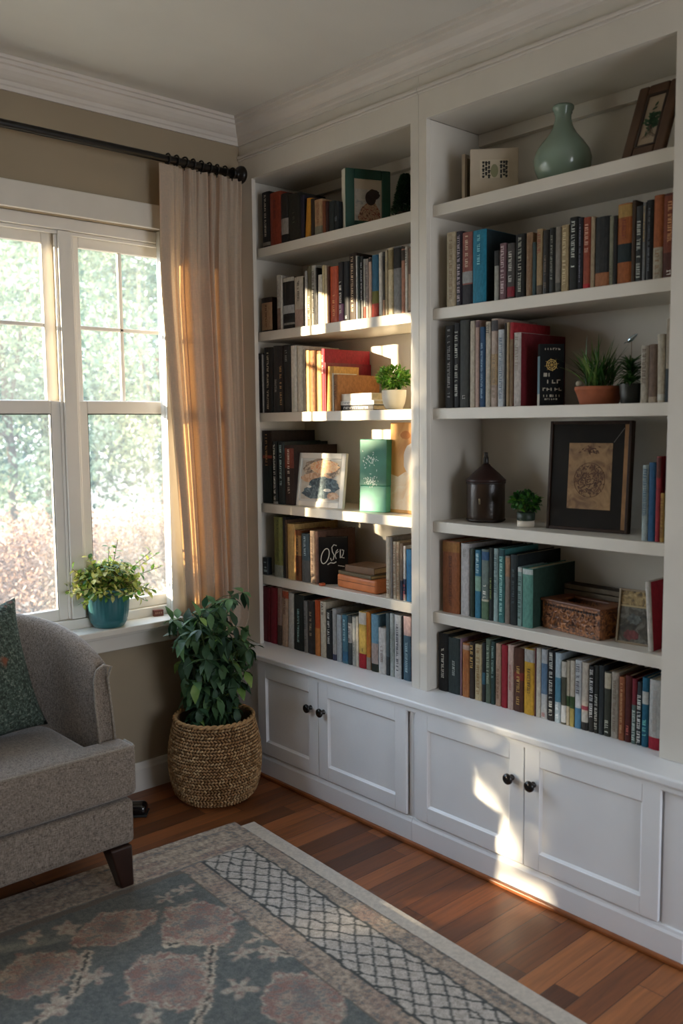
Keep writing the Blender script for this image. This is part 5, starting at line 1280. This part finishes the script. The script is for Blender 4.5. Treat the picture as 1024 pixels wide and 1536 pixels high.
G = 'trees beyond the window'
tree('tree', 'pale tree beyond the left window, its crown filling the upper panes', (1.9, 7.2, -.5), [(0, 0, 3.4, 1.5, 1.1), (-.9, .3, 2.2, 1.1, 1), (.7, -.2, 4.8, 1.2, 1), (.4, .3, 1.6, 1.0, 1)], 20000, .085, TL1, 1, (3, .07), group=G)
tree('tree', 'pale green tree seen through the upper panes of the right window', (4.6, 8.3, -.5), [(0, 0, 3.2, 1.5, 1.1), (-.8, .3, 4.6, 1.3, 1), (.9, -.2, 4.4, 1.2, 1), (.3, .4, 1.7, 1.2, 1)], 20000, .085, TL1, 2, (3, .07), group=G)
tree('tree', 'darker bluish green tree behind the dry bush in the lower panes', (3.9, 10.6, -.5), [(0, 0, 2.0, 1.9, .8), (-1.8, .3, 1.8, 1.5, .9), (1.8, .2, 1.9, 1.6, .9), (0, .4, 3.6, 1.6, 1)], 18000, .11, TL2, 3, (2.4, .09), group=G)
tree('tree', 'tall distant grey green tree behind the others', (6.2, 14.5, -.5), [(0, 0, 4.4, 2.6, 1), (-2.4, .3, 3.4, 2.2, 1), (2.2, .3, 5.6, 2.0, 1), (-1.2, 0, 6.4, 2.0, 1)], 12000, .18, TL2, 4, (4, .2), group=G)
tree('dry_bush', 'dry pinkish tan bush outside the left window', (.95, 4.4, -.5), [(0, 0, .62, .62, .85), (-.7, .2, .5, .55, .9), (.6, .1, .6, .5, .9)], 14000, .045, BR, 5, (.5, .02), cat='bush', group='dry bushes outside')
tree('dry_bush', 'dry pinkish tan bush outside behind the window-sill plant', (2.35, 5.2, -.5), [(0, 0, .60, .62, .85), (-.8, .2, .55, .55, .9), (.5, .1, .55, .5, .9)], 14000, .048, BR, 6, (.5, .02), cat='bush', group='dry bushes outside')
# unseen leaf screen added to the left, with gaps cut to shape the sun patches
SD = Vector((2.12, -1, -.30))
def inpoly(p, P):
    c = False; j = len(P)-1
    for i in range(len(P)):
        if (P[i][1] > p[1]) != (P[j][1] > p[1]) and p[0] < (P[j][0]-P[i][0])*(p[1]-P[i][1])/(P[j][1]-P[i][1])+P[i][0]: c = not c
        j = i
    return c
LIT_GAPS = [[(-.33, .42), (-.09, .42), (-.09, 2.2), (-.33, 2.2)], [(-.30, .58), (-.17, .58), (-.17, 1.02), (-.30, 1.02)],
        [(-.905, 1.36), (-.26, 1.36), (-.26, 1.72), (-.42, 1.98), (-.905, 1.98)], [(-.905, 1.045), (-.53, 1.045), (-.53, 1.09), (-.76, 1.28), (-.905, 1.28)],
        [(-1.03, .43), (-.83, .43), (-.86, .57), (-1.03, .57)],
        [(-1.21, .29), (-1.29, .30), (-1.52, .10), (-1.43, .08)], [(-1.19, .10), (-1.22, .19), (-1.36, .11), (-1.32, .04)],
        [(-1.26, -.034), (-1.28, -.010), (-1.62, -.008), (-1.66, -.034)]]
rn = random.Random(77); pts = []
while len(pts) < 30000:
    y, z = rn.uniform(-2.5, .15), rn.uniform(-.55, 2.2); yw = rn.uniform(1.0, 1.7); t = yw-y; P = Vector((0, y, z))-SD*t
    bad = any(inpoly((y+dy, z+dz), g) for g in LIT_GAPS for dy, dz in ((0, 0), (.014, 0), (-.014, 0), (0, .014), (0, -.014)))  # drops leaves that would block a wanted sun patch
    if not bad and P.z > -.45: pts.append(P)
root = thing('tree', 'unseen leafy sun-shaping screen added outside, left of the windows', 'tree', (-5.0, 1.35, -.5)); mb = MB()
cards(mb, [p-Vector((-5.0, 1.35, -.5)) for p in pts], .055, rn, -SD.normalized()); mb.build('crown', [leafmat('b8b4a8', 'd4d0c6', .6, 2), leafmat('a8a89c', 'c8c6bc', .6, 2), leafmat('c0b8a8', 'dcd6cc', .6, 2)], root)  # pale leaves of the added screen pass extra light into the room
MB().tube([(.5, 0, 0), (.5, .05, 1.5), (.6, 0, 3)], [.12, .1, .05], 8).build('trunk', mat('5c5044', .9, .3, 8, key='bark'), root)

# ------------------------------------------------------------------ light
w_ = bpy.data.worlds.new('world'); SC.world = w_; w_.use_nodes = True; nt = w_.node_tree; L = nt.links; bg = nt.nodes['Background']
tc = N(nt, 'ShaderNodeTexCoord'); sx = N(nt, 'ShaderNodeSeparateXYZ'); L.new(tc.outputs['Generated'], sx.inputs[0])
cr = N(nt, 'ShaderNodeValToRGB'); e = cr.color_ramp.elements; e[0].position = .0; e[0].color = (.90, .94, 1, 1); e[1].position = .7; e[1].color = (.55, .72, 1, 1)
L.new(sx.outputs['Z'], cr.inputs[0]); L.new(cr.outputs[0], bg.inputs['Color']); bg.inputs['Strength'].default_value = SKY
sl = bpy.data.lights.new('sun', 'SUN'); sl.energy = SUN; sl.angle = R(1.0); sl.color = (1, .78, .52); so = bpy.data.objects.new('sun', sl); COL.objects.link(so)
so.rotation_euler = SD.to_track_quat('-Z', 'Y').to_euler(); so.location = (-8, 5, 4)
def portal(loc, rot, sx_, sy_):
    a = bpy.data.lights.new('window_portal', 'AREA'); a.shape = 'RECTANGLE'; a.size = sx_; a.size_y = sy_; a.cycles.is_portal = True
    o = bpy.data.objects.new('window_portal', a); COL.objects.link(o); o.location = loc; o.rotation_euler = rot
portal((-1.36, .16, 1.4), (-PI/2, 0, 0), 2.2, 1.6); portal((-3.28, .16, .62), (-PI/2, 0, 0), 1.0, 1.1); portal((-.7, -4.92, 1.3), (PI/2, 0, 0), 1.2, 1.6)
vs_ = SC.view_settings; vs_.view_transform = 'Standard'; vs_.look = 'None'; vs_.gamma = 1; vs_.use_curve_mapping = False; vs_.exposure = EXPO
SC.cycles.max_bounces = 8; SC.cycles.diffuse_bounces = 5; SC.cycles.transparent_max_bounces = 12; SC.cycles.sample_clamp_indirect = 6; SC.cycles.caustics_reflective = False; SC.cycles.caustics_refractive = False
